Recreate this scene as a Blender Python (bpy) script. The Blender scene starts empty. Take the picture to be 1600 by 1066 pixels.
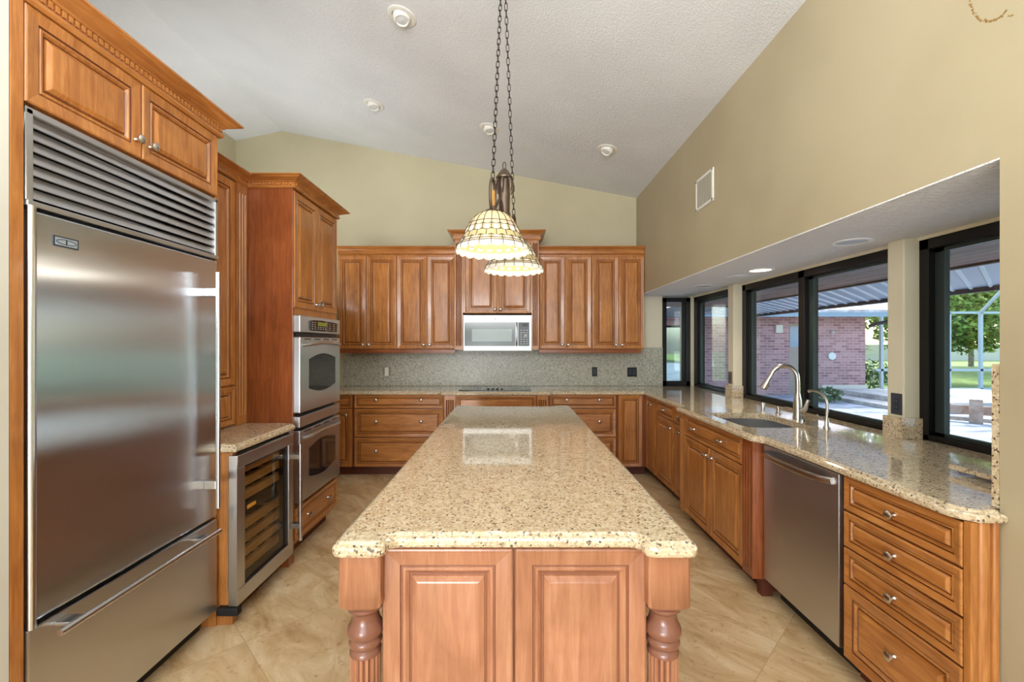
import bpy, bmesh, math, random
from mathutils import Vector, Matrix
PI = math.pi
S = bpy.context.scene
C = S.collection
random.seed(7)

# ------------------------------------------------------------------ camera
cam = bpy.data.objects.new('camera', bpy.data.cameras.new('camera'))
C.objects.link(cam)
cam.data.sensor_width = 36.0
cam.data.lens = 694.0 / 1600 * 36
cam.data.shift_x = 0.5 / 1600
cam.data.shift_y = 4.0 / 1600
cam.data.clip_start = 0.02
cam.location = (0, 0, 1.45)
cam.rotation_euler = (PI / 2, 0, 0)
S.camera = cam

# ------------------------------------------------------------------ world, sun, big lights, exposure
w = bpy.data.worlds.new('world'); S.world = w; w.use_nodes = True
wn = w.node_tree.nodes; wl = w.node_tree.links
bgn = wn['Background']
sky = wn.new('ShaderNodeTexSky'); sky.sky_type = 'NISHITA'
sky.sun_disc = False; sky.sun_elevation = math.radians(48); sky.sun_rotation = math.radians(20)
sky.dust_density = 2.5; sky.air_density = 1.0
wl.new(sky.outputs[0], bgn.inputs[0]); bgn.inputs[1].default_value = 0.42

def lamp(kind, name, loc, energy, color=(1, 1, 1), rot=(0, 0, 0), **kw):
    d = bpy.data.lights.new(name, kind); d.energy = energy; d.color = color
    for k, v in kw.items(): setattr(d, k, v)
    o = bpy.data.objects.new(name, d); C.objects.link(o); o.location = loc; o.rotation_euler = rot
    return o
sun = lamp('SUN', 'sun', (0, 0, 10), 1.9, (1, .95, .87), (math.radians(-42), math.radians(8), 0), angle=.02)
# added fill lamps for the interior, not visible sources of the room
lamp('AREA', 'rear_fill', (0.05, -4.2, 1.5), 20, (.97, .985, 1), (math.radians(90), 0, 0), shape='RECTANGLE', size=2.8, size_y=2.6)  # added in place of an unseen window behind the camera
lamp('AREA', 'rear_bounce_fill', (-.4, -1.0, 2.3), 118, (.95, .98, 1), (math.radians(158), 0, 0), shape='RECTANGLE', size=2.4, size_y=2.0)  # added lamp bounced off the ceiling to even out the light
lamp('AREA', 'left_room_fill', (-2.85, 4.2, 2.3), 13, (.97, .99, 1), (0, math.radians(-150), 0), shape='RECTANGLE', size=1.6, size_y=.8)  # added lamp to lift the left ceiling slope
lamp('AREA', 'rear_low_fill', (-1.0, -2.6, .7), 46, (.93, .97, 1), (math.radians(100), 0, math.radians(-30)), shape='RECTANGLE', size=1.6, size_y=1.0)  # added low lamp to brighten the bay soffit from below

vs = S.view_settings
vs.view_transform = 'Standard'; vs.look = 'None'; vs.gamma = 1.0; vs.use_curve_mapping = False
vs.exposure = 0.95
S.display_settings.display_device = 'sRGB'

# ------------------------------------------------------------------ materials
def lin(c):
    return tuple(((x / 255) / 12.92 if x / 255 <= .04045 else ((x / 255 + .055) / 1.055) ** 2.4) for x in c) + (1,)
def mat(name, col, rough=.5, metal=0, coat=0, spec=.5, emit=None, es=0):
    m = bpy.data.materials.new(name); m.use_nodes = True
    b = m.node_tree.nodes['Principled BSDF']
    b.inputs['Base Color'].default_value = lin(col); b.inputs['Roughness'].default_value = rough
    b.inputs['Metallic'].default_value = metal; b.inputs['Coat Weight'].default_value = coat
    b.inputs['Coat Roughness'].default_value = .12
    b.inputs['Specular IOR Level'].default_value = spec
    if emit: b.inputs['Emission Color'].default_value = lin(emit); b.inputs['Emission Strength'].default_value = es
    return m
class NT:
    def __init__(s, m): s.m = m; s.t = m.node_tree; s.b = s.t.nodes['Principled BSDF']
    def n(s, typ, **kw):
        x = s.t.nodes.new(typ)
        for k, v in kw.items():
            if k.startswith('i_'): x.inputs[k[2:].replace('_', ' ')].default_value = v
            else: setattr(x, k, v)
        return x
    def l(s, a, b): s.t.links.new(a, b)
    def coord(s, scale=(1, 1, 1), rot=(0, 0, 0), rnd=False):
        tc = s.n('ShaderNodeTexCoord'); mp = s.n('ShaderNodeMapping')
        mp.inputs['Scale'].default_value = scale; mp.inputs['Rotation'].default_value = rot
        src = tc.outputs['Object']
        if rnd:
            oi = s.n('ShaderNodeObjectInfo'); ml = s.n('ShaderNodeMath', operation='MULTIPLY'); ml.inputs[1].default_value = 13.0
            s.l(oi.outputs['Random'], ml.inputs[0])
            ad = s.n('ShaderNodeVectorMath', operation='ADD'); s.l(src, ad.inputs[0]); s.l(ml.outputs[0], ad.inputs[1]); src = ad.outputs[0]
        s.l(src, mp.inputs[0]); return mp.outputs[0]
    def noise(s, vec, scale, detail=4, rough=.55, dist=0):
        x = s.n('ShaderNodeTexNoise'); x.inputs['Scale'].default_value = scale; x.inputs['Detail'].default_value = detail
        x.inputs['Roughness'].default_value = rough; x.inputs['Distortion'].default_value = dist
        s.l(vec, x.inputs['Vector']); return x.outputs['Fac']
    def ramp(s, fac, stops, interp='LINEAR'):
        r = s.n('ShaderNodeValToRGB'); e = r.color_ramp; e.interpolation = interp
        while len(e.elements) < len(stops): e.elements.new(.5)
        for i, (p, c) in enumerate(stops):
            e.elements[i].position = p; e.elements[i].color = c if len(c) == 4 else lin(c)
        s.l(fac, r.inputs[0]); return r.outputs[0]
    def mix(s, fac, a, b, blend='MIX'):
        x = s.n('ShaderNodeMix', data_type='RGBA', blend_type=blend)
        if isinstance(fac, float): x.inputs[0].default_value = fac
        else: s.l(fac, x.inputs[0])
        for k, v in ((6, a), (7, b)):
            if isinstance(v, tuple): x.inputs[k].default_value = v if len(v) == 4 else lin(v)
            else: s.l(v, x.inputs[k])
        return x.outputs[2]
    def bump(s, h, strength=.3, dist=.01):
        b = s.n('ShaderNodeBump'); b.inputs['Strength'].default_value = strength; b.inputs['Distance'].default_value = dist
        s.l(h, b.inputs['Height']); s.l(b.outputs[0], s.b.inputs['Normal'])
    def col(s, c): s.l(c, s.b.inputs['Base Color'])

def wood(name, a, b, c, horiz=None, rough=.3, coat=.45):
    m = mat(name, b, rough, coat=coat); t = NT(m)
    sc = {None: (14, 14, 1.1), 'x': (1.1, 14, 14), 'y': (14, 1.1, 14)}[horiz]
    v = t.coord(sc, rnd=True)
    g = t.noise(v, 3.0, 5, .6, 1.2)
    v2 = t.coord((3, 3, 1.6) if not horiz else (1.6, 1.6, 3), rnd=True)
    bl = t.noise(v2, 2.2, 3, .6, .6)
    col = t.ramp(g, [(.28, a), (.52, b), (.75, c)])
    blc = t.ramp(bl, [(.3, (222, 214, 206)), (.65, (255, 255, 255))])
    t.col(t.mix(1.0, col, blc, 'MULTIPLY'))
    return m
W = {}
for h in (None, 'x', 'y'):
    W['c', h] = wood('honey_cherry_wood_' + (h or 'z'), (162, 98, 46), (190, 124, 62), (208, 146, 82), h)
    W['i', h] = wood('island_lit_cherry_wood_' + (h or 'z'), (164, 106, 76), (182, 126, 94), (194, 142, 108), h)  # same wood as the cabinets; light on the island put into the colour
    W['d', h] = wood('shaded_cherry_wood_' + (h or 'z'), (126, 66, 34), (150, 82, 42), (168, 98, 54), h)  # same wood again; dimmer light on the side panels put into the colour
GLZ = mat('brown_glaze', (112, 60, 30), .4, coat=.3)
GLZI = mat('island_lit_brown_glaze', (140, 88, 64), .4, coat=.3)  # glaze tinted along with the island's light
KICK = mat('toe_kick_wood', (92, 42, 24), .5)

def granite(name, c0, c1, c2, fleck=(96, 82, 70), mid=(176, 154, 126), rough=.07, dens=0.0):
    m = mat(name, c1, rough, spec=.6); t = NT(m)
    v = t.coord()
    n1 = t.noise(v, 38, 6, .65, .4)
    base = t.ramp(n1, [(.32, c0), (.5, c1), (.68, c2)])
    vo = t.n('ShaderNodeTexVoronoi', feature='F1'); vo.inputs['Scale'].default_value = 170
    t.l(v, vo.inputs['Vector'])
    sx = t.n('ShaderNodeSeparateColor'); t.l(vo.outputs['Color'], sx.inputs[0])
    f1 = t.ramp(sx.outputs[0], [(.92 - dens, (0, 0, 0, 1)), (.95 - dens, (1, 1, 1, 1))])
    f2 = t.ramp(sx.outputs[1], [(.80 - dens, (0, 0, 0, 1)), (.86 - dens, (1, 1, 1, 1))])
    f3 = t.ramp(sx.outputs[2], [(.80, (0, 0, 0, 1)), (.85, (1, 1, 1, 1))])
    b1 = t.mix(f2, base, mid); b2 = t.mix(f3, b1, c2); b3 = t.mix(f1, b2, fleck)
    t.col(b3); return m
def coat(m, w, r): m.node_tree.nodes['Principled BSDF'].inputs['Coat Weight'].default_value = w; m.node_tree.nodes['Principled BSDF'].inputs['Coat Roughness'].default_value = r; return m
GR = granite('beige_speckled_granite', (188, 165, 132), (206, 185, 152), (223, 208, 180))
coat(GR, .5, .03)
GRS = granite('grey_speckled_granite', (150, 146, 128), (178, 175, 158), (204, 202, 188), fleck=(84, 80, 70), mid=(136, 128, 112), rough=.3)

def steel(name, col=(200, 200, 202), rough=.30, axis='z', an=.85):
    m = mat(name, col, rough, metal=1.0); t = NT(m)
    t.b.inputs['Anisotropic'].default_value = an
    tg = t.n('ShaderNodeTangent', direction_type='RADIAL', axis='Z'); t.l(tg.outputs[0], t.b.inputs['Tangent'])
    v2 = t.coord((1.2, 1.2, 5)); h2 = t.noise(v2, 1.6, 3, .5)
    r = t.n('ShaderNodeMapRange'); r.inputs['To Min'].default_value = rough * .8; r.inputs['To Max'].default_value = rough * 1.25
    t.l(h2, r.inputs['Value']); t.l(r.outputs[0], t.b.inputs['Roughness'])
    return m
SS = steel('brushed_stainless'); SSH = steel('brushed_stainless_level', axis='y'); SSX = steel('brushed_stainless_wide', (180, 182, 182), axis='x', rough=.36)
NICK = mat('satin_nickel', (205, 200, 192), .25, metal=1)
CHRM = mat('bright_metal', (208, 210, 213), .24, metal=1)
BLK = mat('black_plastic', (22, 22, 24), .35); DKG = mat('dark_oven_glass', (34, 34, 36), .05, spec=.9)
GRYG = mat('grey_microwave_glass', (92, 104, 108), .12, spec=.8); GRYL = mat('pale_mesh_window', (150, 164, 164), .15, spec=.7)
PRNT = mat('printed_legend', (190, 192, 190), .5); DSP = mat('green_display', (92, 92, 30), .3, emit=(120, 120, 30), es=.25)
BRZ = mat('window_frame_black_bronze', (20, 17, 16), .4, metal=.3)
SASH = mat('sash_dark_green_grey', (52, 62, 60), .4, metal=.3)
WHT = mat('white_plastic', (228, 226, 218), .4); RUBB = mat('black_rubber', (14, 14, 14), .6)
IRON = mat('antique_bronze_iron', (104, 88, 76), .38, metal=.75); CHN = mat('dark_chain_iron', (48, 42, 38), .45, metal=.8)
IVR = mat('cream_candle_sleeve', (190, 140, 70), .5)

def paint(name, col, bs=18, bstr=.05, rough=.6, dist=.01, sc=(1, 1, 1)):
    m = mat(name, col, rough, spec=.3); t = NT(m); v = t.coord()
    t.bump(t.noise(t.coord(sc), bs, 5, .6, 1.0 if dist > .01 else 0), bstr, dist)
    n = t.noise(v, 1.3, 3, .5); cc = tuple(min(255, x + 4) for x in col); c2 = tuple(x - 5 for x in col)
    t.col(t.ramp(n, [(.35, c2), (.65, cc)])); return m
M_BACK = paint('khaki_cream_paint', (196, 188, 158)); M_RIGHT = paint('warm_beige_paint', (178, 165, 136))
M_PALE = paint('pale_post_paint', (222, 214, 190)); M_NEAR = paint('soft_white_paint', (214, 212, 200))
M_CEIL = paint('stippled_ceiling_paint', (226, 229, 232), 70, .7, .6, .011)
M_SOF = paint('swirl_stucco_white', (248, 250, 254), 30, .8, .6, .025, (1, 1.6, 1))

def floor_mat():
    m = mat('diagonal_travertine_tile', (205, 178, 136), .28, spec=.45); t = NT(m)
    v = t.coord((1, 1, 1), (0, 0, PI / 4))
    br = t.n('ShaderNodeTexBrick', offset=0.0, squash=1.0)
    br.inputs['Scale'].default_value = 1.0; br.inputs['Mortar Size'].default_value = .0022; br.inputs['Mortar Smooth'].default_value = .3
    br.inputs['Brick Width'].default_value = .61; br.inputs['Row Height'].default_value = .61; br.inputs['Bias'].default_value = 0
    br.inputs['Color1'].default_value = (0, 0, 0, 1); br.inputs['Color2'].default_value = (1, 1, 1, 1)
    t.l(v, br.inputs['Vector'])
    off = t.n('ShaderNodeVectorMath', operation='ADD'); sc = t.n('ShaderNodeVectorMath', operation='SCALE'); sc.inputs['Scale'].default_value = 7.0
    t.l(br.outputs['Color'], sc.inputs[0]); t.l(v, off.inputs[0]); t.l(sc.outputs[0], off.inputs[1])
    mp = t.n('ShaderNodeMapping'); mp.inputs['Scale'].default_value = (1, 2.6, 1); mp.inputs['Rotation'].default_value = (0, 0, .7); t.l(off.outputs[0], mp.inputs[0])
    n1 = t.noise(mp.outputs[0], 2.4, 9, .68, .9)
    base = t.ramp(n1, [(.27, (168, 130, 86)), (.42, (200, 166, 120)), (.54, (217, 188, 144)), (.70, (236, 216, 180))])
    n2 = t.noise(v, 22, 6, .7); pit = t.ramp(n2, [(.33, (186, 150, 108)), (.42, (255, 255, 255))])
    c = t.mix(.6, base, t.mix(1.0, base, pit, 'MULTIPLY'))
    c = t.mix(br.outputs['Fac'], c, (190, 158, 118)); t.col(c)
    t.bump(n2, .06, .004); return m
M_FLOOR = floor_mat()
def brick_mat():
    m = mat('old_red_brick', (150, 110, 105), .85, spec=.2); t = NT(m)
    tc = t.n('ShaderNodeTexCoord'); sp = t.n('ShaderNodeSeparateXYZ'); cb = t.n('ShaderNodeCombineXYZ')
    t.l(tc.outputs['Object'], sp.inputs[0]); t.l(sp.outputs[0], cb.inputs[0]); t.l(sp.outputs[2], cb.inputs[1])
    br = t.n('ShaderNodeTexBrick'); br.inputs['Scale'].default_value = 1; br.inputs['Brick Width'].default_value = .24; br.inputs['Row Height'].default_value = .078
    br.inputs['Mortar Size'].default_value = .008; br.inputs['Color1'].default_value = lin((196, 150, 146)); br.inputs['Color2'].default_value = lin((150, 108, 108)); br.inputs['Mortar'].default_value = lin((196, 172, 170))
    t.l(cb.outputs[0], br.inputs['Vector']); t.col(br.outputs['Color']); return m
M_BRICK = brick_mat()
def noisy(name, stops, scale=3, rough=.8, map=(1, 1, 1), bump=0, det=6):
    m = mat(name, stops[0][1], rough, spec=.3); t = NT(m); v = t.coord(map); n = t.noise(v, scale, det, .6, .5)
    t.col(t.ramp(n, stops))
    if bump: t.bump(n, bump, .02)
    return m
M_PATIO = noisy('slate_blue_patio_stone', [(.32, (84, 96, 112)), (.45, (140, 150, 164)), (.58, (186, 192, 200)), (.68, (116, 130, 148))], 1.6, .45, (1, 2.5, 1), .3)
M_LAWN = noisy('sunlit_grass', [(.3, (92, 120, 50)), (.6, (140, 160, 80)), (.8, (170, 180, 110))], 4)
M_EAVE = noisy('brown_eave_boards', [(.3, (98, 72, 62)), (.5, (136, 106, 92)), (.7, (170, 142, 126))], 2.5, .6, (9, .35, 1))
M_LEAF = noisy('mixed_green_leaves', [(.35, (70, 100, 40)), (.5, (120, 150, 60)), (.62, (170, 185, 90)), (.75, (196, 178, 120))], 3.0, .6)
M_LEAFD = noisy('dark_green_leaves', [(.35, (40, 70, 40)), (.6, (80, 116, 66))], 3.0, .6)
M_BARK = noisy('pale_bark', [(.4, (120, 104, 90)), (.6, (170, 154, 138))], 8, .9)
M_PANEL = mat('blue_grey_roof_pan', (150, 164, 178), .45, metal=.2); M_RIB = mat('pale_roof_rib', (188, 198, 206), .45)
M_ALU = mat('pale_cage_aluminium', (176, 190, 196), .5); M_TILE = noisy('pinkish_roof_tile', [(.4, (196, 176, 172)), (.6, (228, 216, 212))], 3, .8)
M_PLANK = noisy('weathered_pink_timber', [(.4, (176, 146, 126)), (.6, (206, 180, 160))], 6, .8)
M_CONC = noisy('pale_concrete', [(.4, (176, 170, 162)), (.6, (206, 200, 192))], 5, .85)
M_FENCE = mat('cream_garden_wall', (226, 214, 196), .8); M_DKB = mat('dark_brown_fascia', (60, 58, 62), .6)
M_TAN = mat('tan_door_paint', (170, 152, 136), .6)

def glass(name, tint=(245, 250, 250), rough=0.0):
    m = bpy.data.materials.new(name); m.use_nodes = True; nt = m.node_tree; nt.nodes.clear()
    o = nt.nodes.new('ShaderNodeOutputMaterial'); tr = nt.nodes.new('ShaderNodeBsdfTransparent'); gl = nt.nodes.new('ShaderNodeBsdfGlossy')
    fr = nt.nodes.new('ShaderNodeLayerWeight'); fr.inputs[0].default_value = .5
    pw = nt.nodes.new('ShaderNodeMath'); pw.operation = 'POWER'; pw.inputs[1].default_value = 5.0
    ma = nt.nodes.new('ShaderNodeMath'); ma.operation = 'MULTIPLY_ADD'; ma.inputs[1].default_value = .94; ma.inputs[2].default_value = .04
    nt.links.new(fr.outputs['Facing'], pw.inputs[0]); nt.links.new(pw.outputs[0], ma.inputs[0]); mx = nt.nodes.new('ShaderNodeMixShader')
    tr.inputs[0].default_value = lin(tint); gl.inputs['Roughness'].default_value = rough
    nt.links.new(ma.outputs[0], mx.inputs[0]); nt.links.new(tr.outputs[0], mx.inputs[1]); nt.links.new(gl.outputs[0], mx.inputs[2]); nt.links.new(mx.outputs[0], o.inputs[0])
    return m
GLS = glass('window_glass'); GLSD = glass('smoked_cooler_glass', (235, 230, 220))
def shade_glass(name, col, e):
    m = mat(name, col, .3, emit=col, es=e)
    b = m.node_tree.nodes['Principled BSDF']; b.inputs['Transmission Weight'].default_value = 0
    return m
SG = [shade_glass('lit_cream_glass', (222, 196, 150), .05), shade_glass('lit_white_glass', (236, 230, 214), .10),
      shade_glass('lit_amber_glass', (196, 174, 126), .04), shade_glass('lit_rose_glass', (206, 180, 150), .05)]
LEAD = mat('dark_lead_came', (62, 48, 34), .5, metal=.5)
GLOW = mat('lit_lamp', (255, 244, 220), .4, emit=(255, 240, 214), es=3.0)

# ------------------------------------------------------------------ mesh helpers
ORG = {}
class MB:
    def __init__(s): s.v = []; s.f = []; s.m = []
    def add(s, vs, fs, mi=0):
        o = len(s.v); s.v += [Vector(p) for p in vs]
        for f in fs: s.f.append([o + i for i in f]); s.m.append(mi)
        return s
    def box(s, x0, x1, y0, y1, z0, z1, mi=0):
        return s.add([(x0, y0, z0), (x1, y0, z0), (x1, y1, z0), (x0, y1, z0), (x0, y0, z1), (x1, y0, z1), (x1, y1, z1), (x0, y1, z1)],
                     [(0, 3, 2, 1), (4, 5, 6, 7), (0, 1, 5, 4), (1, 2, 6, 5), (2, 3, 7, 6), (3, 0, 4, 7)], mi)
    def fbox(s, F, u0, u1, v0, v1, n0, n1, mi=0):
        P = [F(u, v, n) for n in (n0, n1) for (u, v) in ((u0, v0), (u1, v0), (u1, v1), (u0, v1))]
        return s.add(P, [(0, 3, 2, 1), (4, 5, 6, 7), (0, 1, 5, 4), (1, 2, 6, 5), (2, 3, 7, 6), (3, 0, 4, 7)], mi)
    def prism(s, pts, z0, z1, mi=0):
        n = len(pts)
        return s.add([(x, y, z0) for x, y in pts] + [(x, y, z1) for x, y in pts],
                     [tuple(range(n))[::-1], tuple(range(n, 2 * n))] + [(i, (i + 1) % n, n + (i + 1) % n, n + i) for i in range(n)], mi)
    def fprism(s, F, uv, n0, n1, mi=0):
        n = len(uv)
        return s.add([F(u, v, n0) for u, v in uv] + [F(u, v, n1) for u, v in uv],
                     [tuple(range(n))[::-1], tuple(range(n, 2 * n))] + [(i, (i + 1) % n, n + (i + 1) % n, n + i) for i in range(n)], mi)
    def rings(s, R, mis=None, cap=True, closed=True):
        n = len(R[0]); o = len(s.v)
        for r in R: s.v += [Vector(p) for p in r]
        for k in range(len(R) - 1):
            for i in range(n if closed else n - 1):
                j = (i + 1) % n
                s.f.append([o + k * n + i, o + k * n + j, o + (k + 1) * n + j, o + (k + 1) * n + i]); s.m.append(mis[k] if mis else 0)
        if cap:
            s.f.append([o + i for i in range(n)][::-1]); s.m.append(mis[0] if mis else 0)
            s.f.append([o + (len(R) - 1) * n + i for i in range(n)]); s.m.append(mis[-1] if mis else 0)
        return s
    def panel(s, F, u0, u1, v0, v1, prof, n0=0):
        R = [[F(u0 + a, v0 + a, n0 + h), F(u1 - a, v0 + a, n0 + h), F(u1 - a, v1 - a, n0 + h), F(u0 + a, v1 - a, n0 + h)] for a, h, _ in prof]
        return s.rings(R, [p[2] for p in prof[1:]])
    def lathe(s, o, prof, axis=(0, 0, 1), seg=16, mi=0, cap=True):
        a = Vector(axis).normalized(); b = a.orthogonal().normalized(); c = a.cross(b); o = Vector(o)
        R = [[o + a * h + (b * math.cos(2 * PI * k / seg) + c * math.sin(2 * PI * k / seg)) * r for k in range(seg)] for r, h in prof]
        return s.rings(R, [mi] * len(prof), cap)
    def tube(s, path, r, seg=8, closed=False, mi=0):
        path = [Vector(p) for p in path]; n = len(path); R = []; prev = None
        for i, p in enumerate(path):
            if closed: t = path[(i + 1) % n] - path[i - 1]
            else: t = path[min(i + 1, n - 1)] - path[max(i - 1, 0)]
            t.normalize()
            if prev is None: b = t.orthogonal().normalized()
            else: b = (prev - t * prev.dot(t)).normalized()
            prev = b; c = t.cross(b); rr = r[i] if isinstance(r, (list, tuple)) else r
            R.append([p + (b * math.cos(2 * PI * k / seg) + c * math.sin(2 * PI * k / seg)) * rr for k in range(seg)])
        if closed: R.append(R[0])
        return s.rings(R, [mi] * len(R), not closed)
    def sweep(s, path, prof, mi=0):
        # path: plan points, outward = right of travel; prof: closed loop of (out, z)
        P = [Vector((x, y, 0)) for x, y in path]; n = len(P); R = []
        nr = []
        for i in range(n - 1):
            d = (P[i + 1] - P[i]).normalized(); nr.append(Vector((d.y, -d.x, 0)))
        for i in range(n):
            if i == 0: m = nr[0]
            elif i == n - 1: m = nr[-1]
            else:
                m = (nr[i - 1] + nr[i]); m = m / (1 + nr[i - 1].dot(nr[i]))
            R.append([P[i] + m * a + Vector((0, 0, z)) for a, z in prof])
        return s.rings(R, [mi] * n, True)
    def build(s, name, mats, parent=None, org=None, bevel=0, smooth=False, seg=2, label=None):
        if not isinstance(mats, (list, tuple)): mats = [mats]
        if parent is not None: org = ORG[parent.name]
        elif org is None: org = Vector((0, 0, 0))
        org = Vector(org)
        me = bpy.data.meshes.new(name); me.from_pydata([v - org for v in s.v], [], s.f)
        for m in mats: me.materials.append(m)
        for i, p in enumerate(me.polygons): p.material_index = s.m[i]; p.use_smooth = smooth
        bm = bmesh.new(); bm.from_mesh(me)
        bmesh.ops.remove_doubles(bm, verts=bm.verts, dist=1e-6)
        bmesh.ops.recalc_face_normals(bm, faces=bm.faces); bm.to_mesh(me); bm.free()
        o = bpy.data.objects.new(name, me); C.objects.link(o)
        if parent is not None: o.parent = parent
        else: o.location = org
        ORG[o.name] = org
        if bevel:
            b = o.modifiers.new('bevel', 'BEVEL'); b.width = bevel; b.segments = seg; b.limit_method = 'ANGLE'; b.angle_limit = .6
            b.harden_normals = False
        if smooth:
            try: me.set_sharp_from_angle(angle=.7)
            except Exception: pass
        if label: o['label'] = label
        return o
def tag(o, label, cat, group=None, kind=None):
    o['label'] = label; o['category'] = cat
    if group: o['group'] = group
    if kind: o['kind'] = kind
    return o
def thing(name, loc, label, cat, group=None):
    o = bpy.data.objects.new(name, None); C.objects.link(o); o.location = loc; o.empty_display_size = .1
    ORG[o.name] = Vector(loc); return tag(o, label, cat, group)
def struct(o): o['kind'] = 'structure'; return o
def copy_tree(o, delta, label=None):
    def rec(a, parent):
        c = a.copy(); C.objects.link(c)
        if parent is not None: c.parent = parent
        for ch in [x for x in a.children]: rec(ch, c)
        return c
    r = rec(o, None); r.location = Vector(o.location) + Vector(delta)
    if label: r['label'] = label
    return r
def Fy(y): return lambda u, v, n: Vector((u, y - n, v))          # faces the camera
def Fr(x): return lambda u, v, n: Vector((x - n, u, v))          # right-hand run, faces -X
def Fl(x): return lambda u, v, n: Vector((x + n, u, v))          # left-hand bank, faces +X

def dprof(s=1.0, t=.021):
    return [(0, 0, 0), (0, t - .004, 0), (.003, t - .001, 0), (.007, t, 0), (.010 * s + .002, t - .001, 0), (.044 * s, t - .005, 0), (.046 * s, t - .010, 1),
            (.049 * s, t - .010, 1), (.052 * s, t - .006, 0), (.058 * s, t - .006, 0), (.066 * s, t - .014, 0), (.068 * s, t - .016, 1), (.072 * s, t - .016, 1),
            (.074 * s, t - .010, 0), (.086 * s, t - .003, 0), (.090 * s, t - .002, 0)]
def knob(F, u, v, parent, n0=.021):
    a = F(u, v, n0); b = F(u, v, n0 + .03); ax = (b - a)
    MB().lathe(a, [(.009, -.002), (.0085, .003), (.006, .006), (.006, .013), (.012, .017), (.0175, .022), (.0175, .027), (.012, .032), (.004, .0335)], ax, 14).build('knob', NICK, parent, smooth=True)
def front(kind, F, u0, u1, v0, v1, parent, wk='c', knobs=(), horiz=None, s=None, hx=None):
    if s is None: s = max(.42, min(1, min(u1 - u0, v1 - v0) / .30))
    mats = [W[wk, hx], GLZI if wk == 'i' else GLZ]
    o = MB().panel(F, u0, u1, v0, v1, dprof(s)).build(kind, mats, parent)
    for (ku, kv) in knobs: knob(F, ku, kv, o)
    return o
def pilaster(F, u0, u1, v0, v1, t, parent, wk='c', cap=.05, name='pilaster', n0=0, nf=4):
    mb = MB(); w_ = u1 - u0
    mb.fbox(F, u0, u1, v0, v0 + cap, n0, n0 + t); mb.fbox(F, u0, u1, v1 - cap, v1, n0, n0 + t)
    pts = [(u0, n0), (u0, n0 + t)]
    e = w_ * .12; fw = (w_ - 2 * e) / nf; d = min(.006, fw * .35); mi = []
    for k in range(nf):
        a = u0 + e + k * fw
        pts += [(a + fw * .12, n0 + t), (a + fw * .28, n0 + t - d), (a + fw * .5, n0 + t - d * 1.25), (a + fw * .72, n0 + t - d), (a + fw * .88, n0 + t)]
    pts += [(u1, n0 + t), (u1, n0)]
    N = len(pts); A = [F(u, v0 + cap, n) for u, n in pts]; B = [F(u, v1 - cap, n) for u, n in pts]
    o = len(mb.v); mb.v += A + B
    for i in range(N):
        j = (i + 1) % N; k = (i - 2) % 5
        g = 1 if (1 < i < N - 3 and k in (1, 2)) else 0
        mb.f.append([o + i, o + j, o + N + j, o + N + i]); mb.m.append(g)
    return mb.build(name, [W[wk, None], GLZI if wk == 'i' else GLZ], parent)
def offset_poly(pts, d):
    n = len(pts); out = []
    for i in range(n):
        p0, p1, p2 = Vector(pts[i - 1]), Vector(pts[i]), Vector(pts[(i + 1) % n])
        a = (p1 - p0).normalized(); b = (p2 - p1).normalized()
        na = Vector((-a.y, a.x)); nb = Vector((-b.y, b.x))
        m = (na + nb) / max(.3, 1 + na.dot(nb)); out.append(p1 + m * d)
    return out
def rnd_poly(pts, seg=5):
    # pts: (x, y, r) counter-clockwise; round each corner by r
    n = len(pts); out = []
    for i in range(n):
        p0 = Vector(pts[i - 1][:2]); p1 = Vector(pts[i][:2]); p2 = Vector(pts[(i + 1) % n][:2]); r = pts[i][2]
        if r <= 0: out.append(p1); continue
        a = (p0 - p1).normalized(); b = (p2 - p1).normalized(); ang = a.angle(b); t = r / math.tan(ang / 2)
        t = min(t, (p0 - p1).length * .49, (p2 - p1).length * .49)
        A = p1 + a * t; B = p1 + b * t
        for k in range(seg + 1):
            f = k / seg; out.append((A * (1 - f) + p1 * f) * (1 - f) + (p1 * (1 - f) + B * f) * f)
    return out
def slab(pts, z0, z1, prof, hole=None, mi=0):
    # prof: (inset, fraction of height) bottom to top; pts ccw
    mb = MB(); loops = [[Vector((p.x, p.y, z0 + (z1 - z0) * f)) for p in offset_poly(pts, ins)] for ins, f in prof]
    n = len(pts); o = 0
    for L in loops: mb.v += L
    for k in range(len(loops) - 1):
        for i in range(n):
            j = (i + 1) % n; mb.f.append([k * n + i, k * n + j, (k + 1) * n + j, (k + 1) * n + i]); mb.m.append(0)
    if not hole:
        mb.f.append(list(range(n))[::-1]); mb.m.append(0); mb.f.append([(len(loops) - 1) * n + i for i in range(n)]); mb.m.append(0)
        return mb
    H = [Vector((p[0], p[1], 0)) for p in hole]; h0 = len(mb.v); m = len(H)
    mb.v += [Vector((p.x, p.y, z0)) for p in H] + [Vector((p.x, p.y, z1)) for p in H]
    for i in range(m): j = (i + 1) % m; mb.f.append([h0 + i, h0 + j, h0 + m + j, h0 + m + i]); mb.m.append(0)
    from mathutils.geometry import tessellate_polygon
    for base, hb in ((0, h0), ((len(loops) - 1) * n, h0 + m)):
        idx = list(range(base, base + n)) + list(range(hb, hb + m))
        tris = tessellate_polygon([[mb.v[i] for i in range(base, base + n)], [mb.v[i] for i in range(hb, hb + m)]])
        for tr in tris: mb.f.append([idx[i] for i in tr]); mb.m.append(0)
    return mb
NOSE = [(.012, 0), (.003, .10), (0, .28), (0, .55), (.004, .70), (.010, .76), (.014, .80), (.014, .90), (.018, .98), (.022, 1)]
HW = Vector

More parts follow.
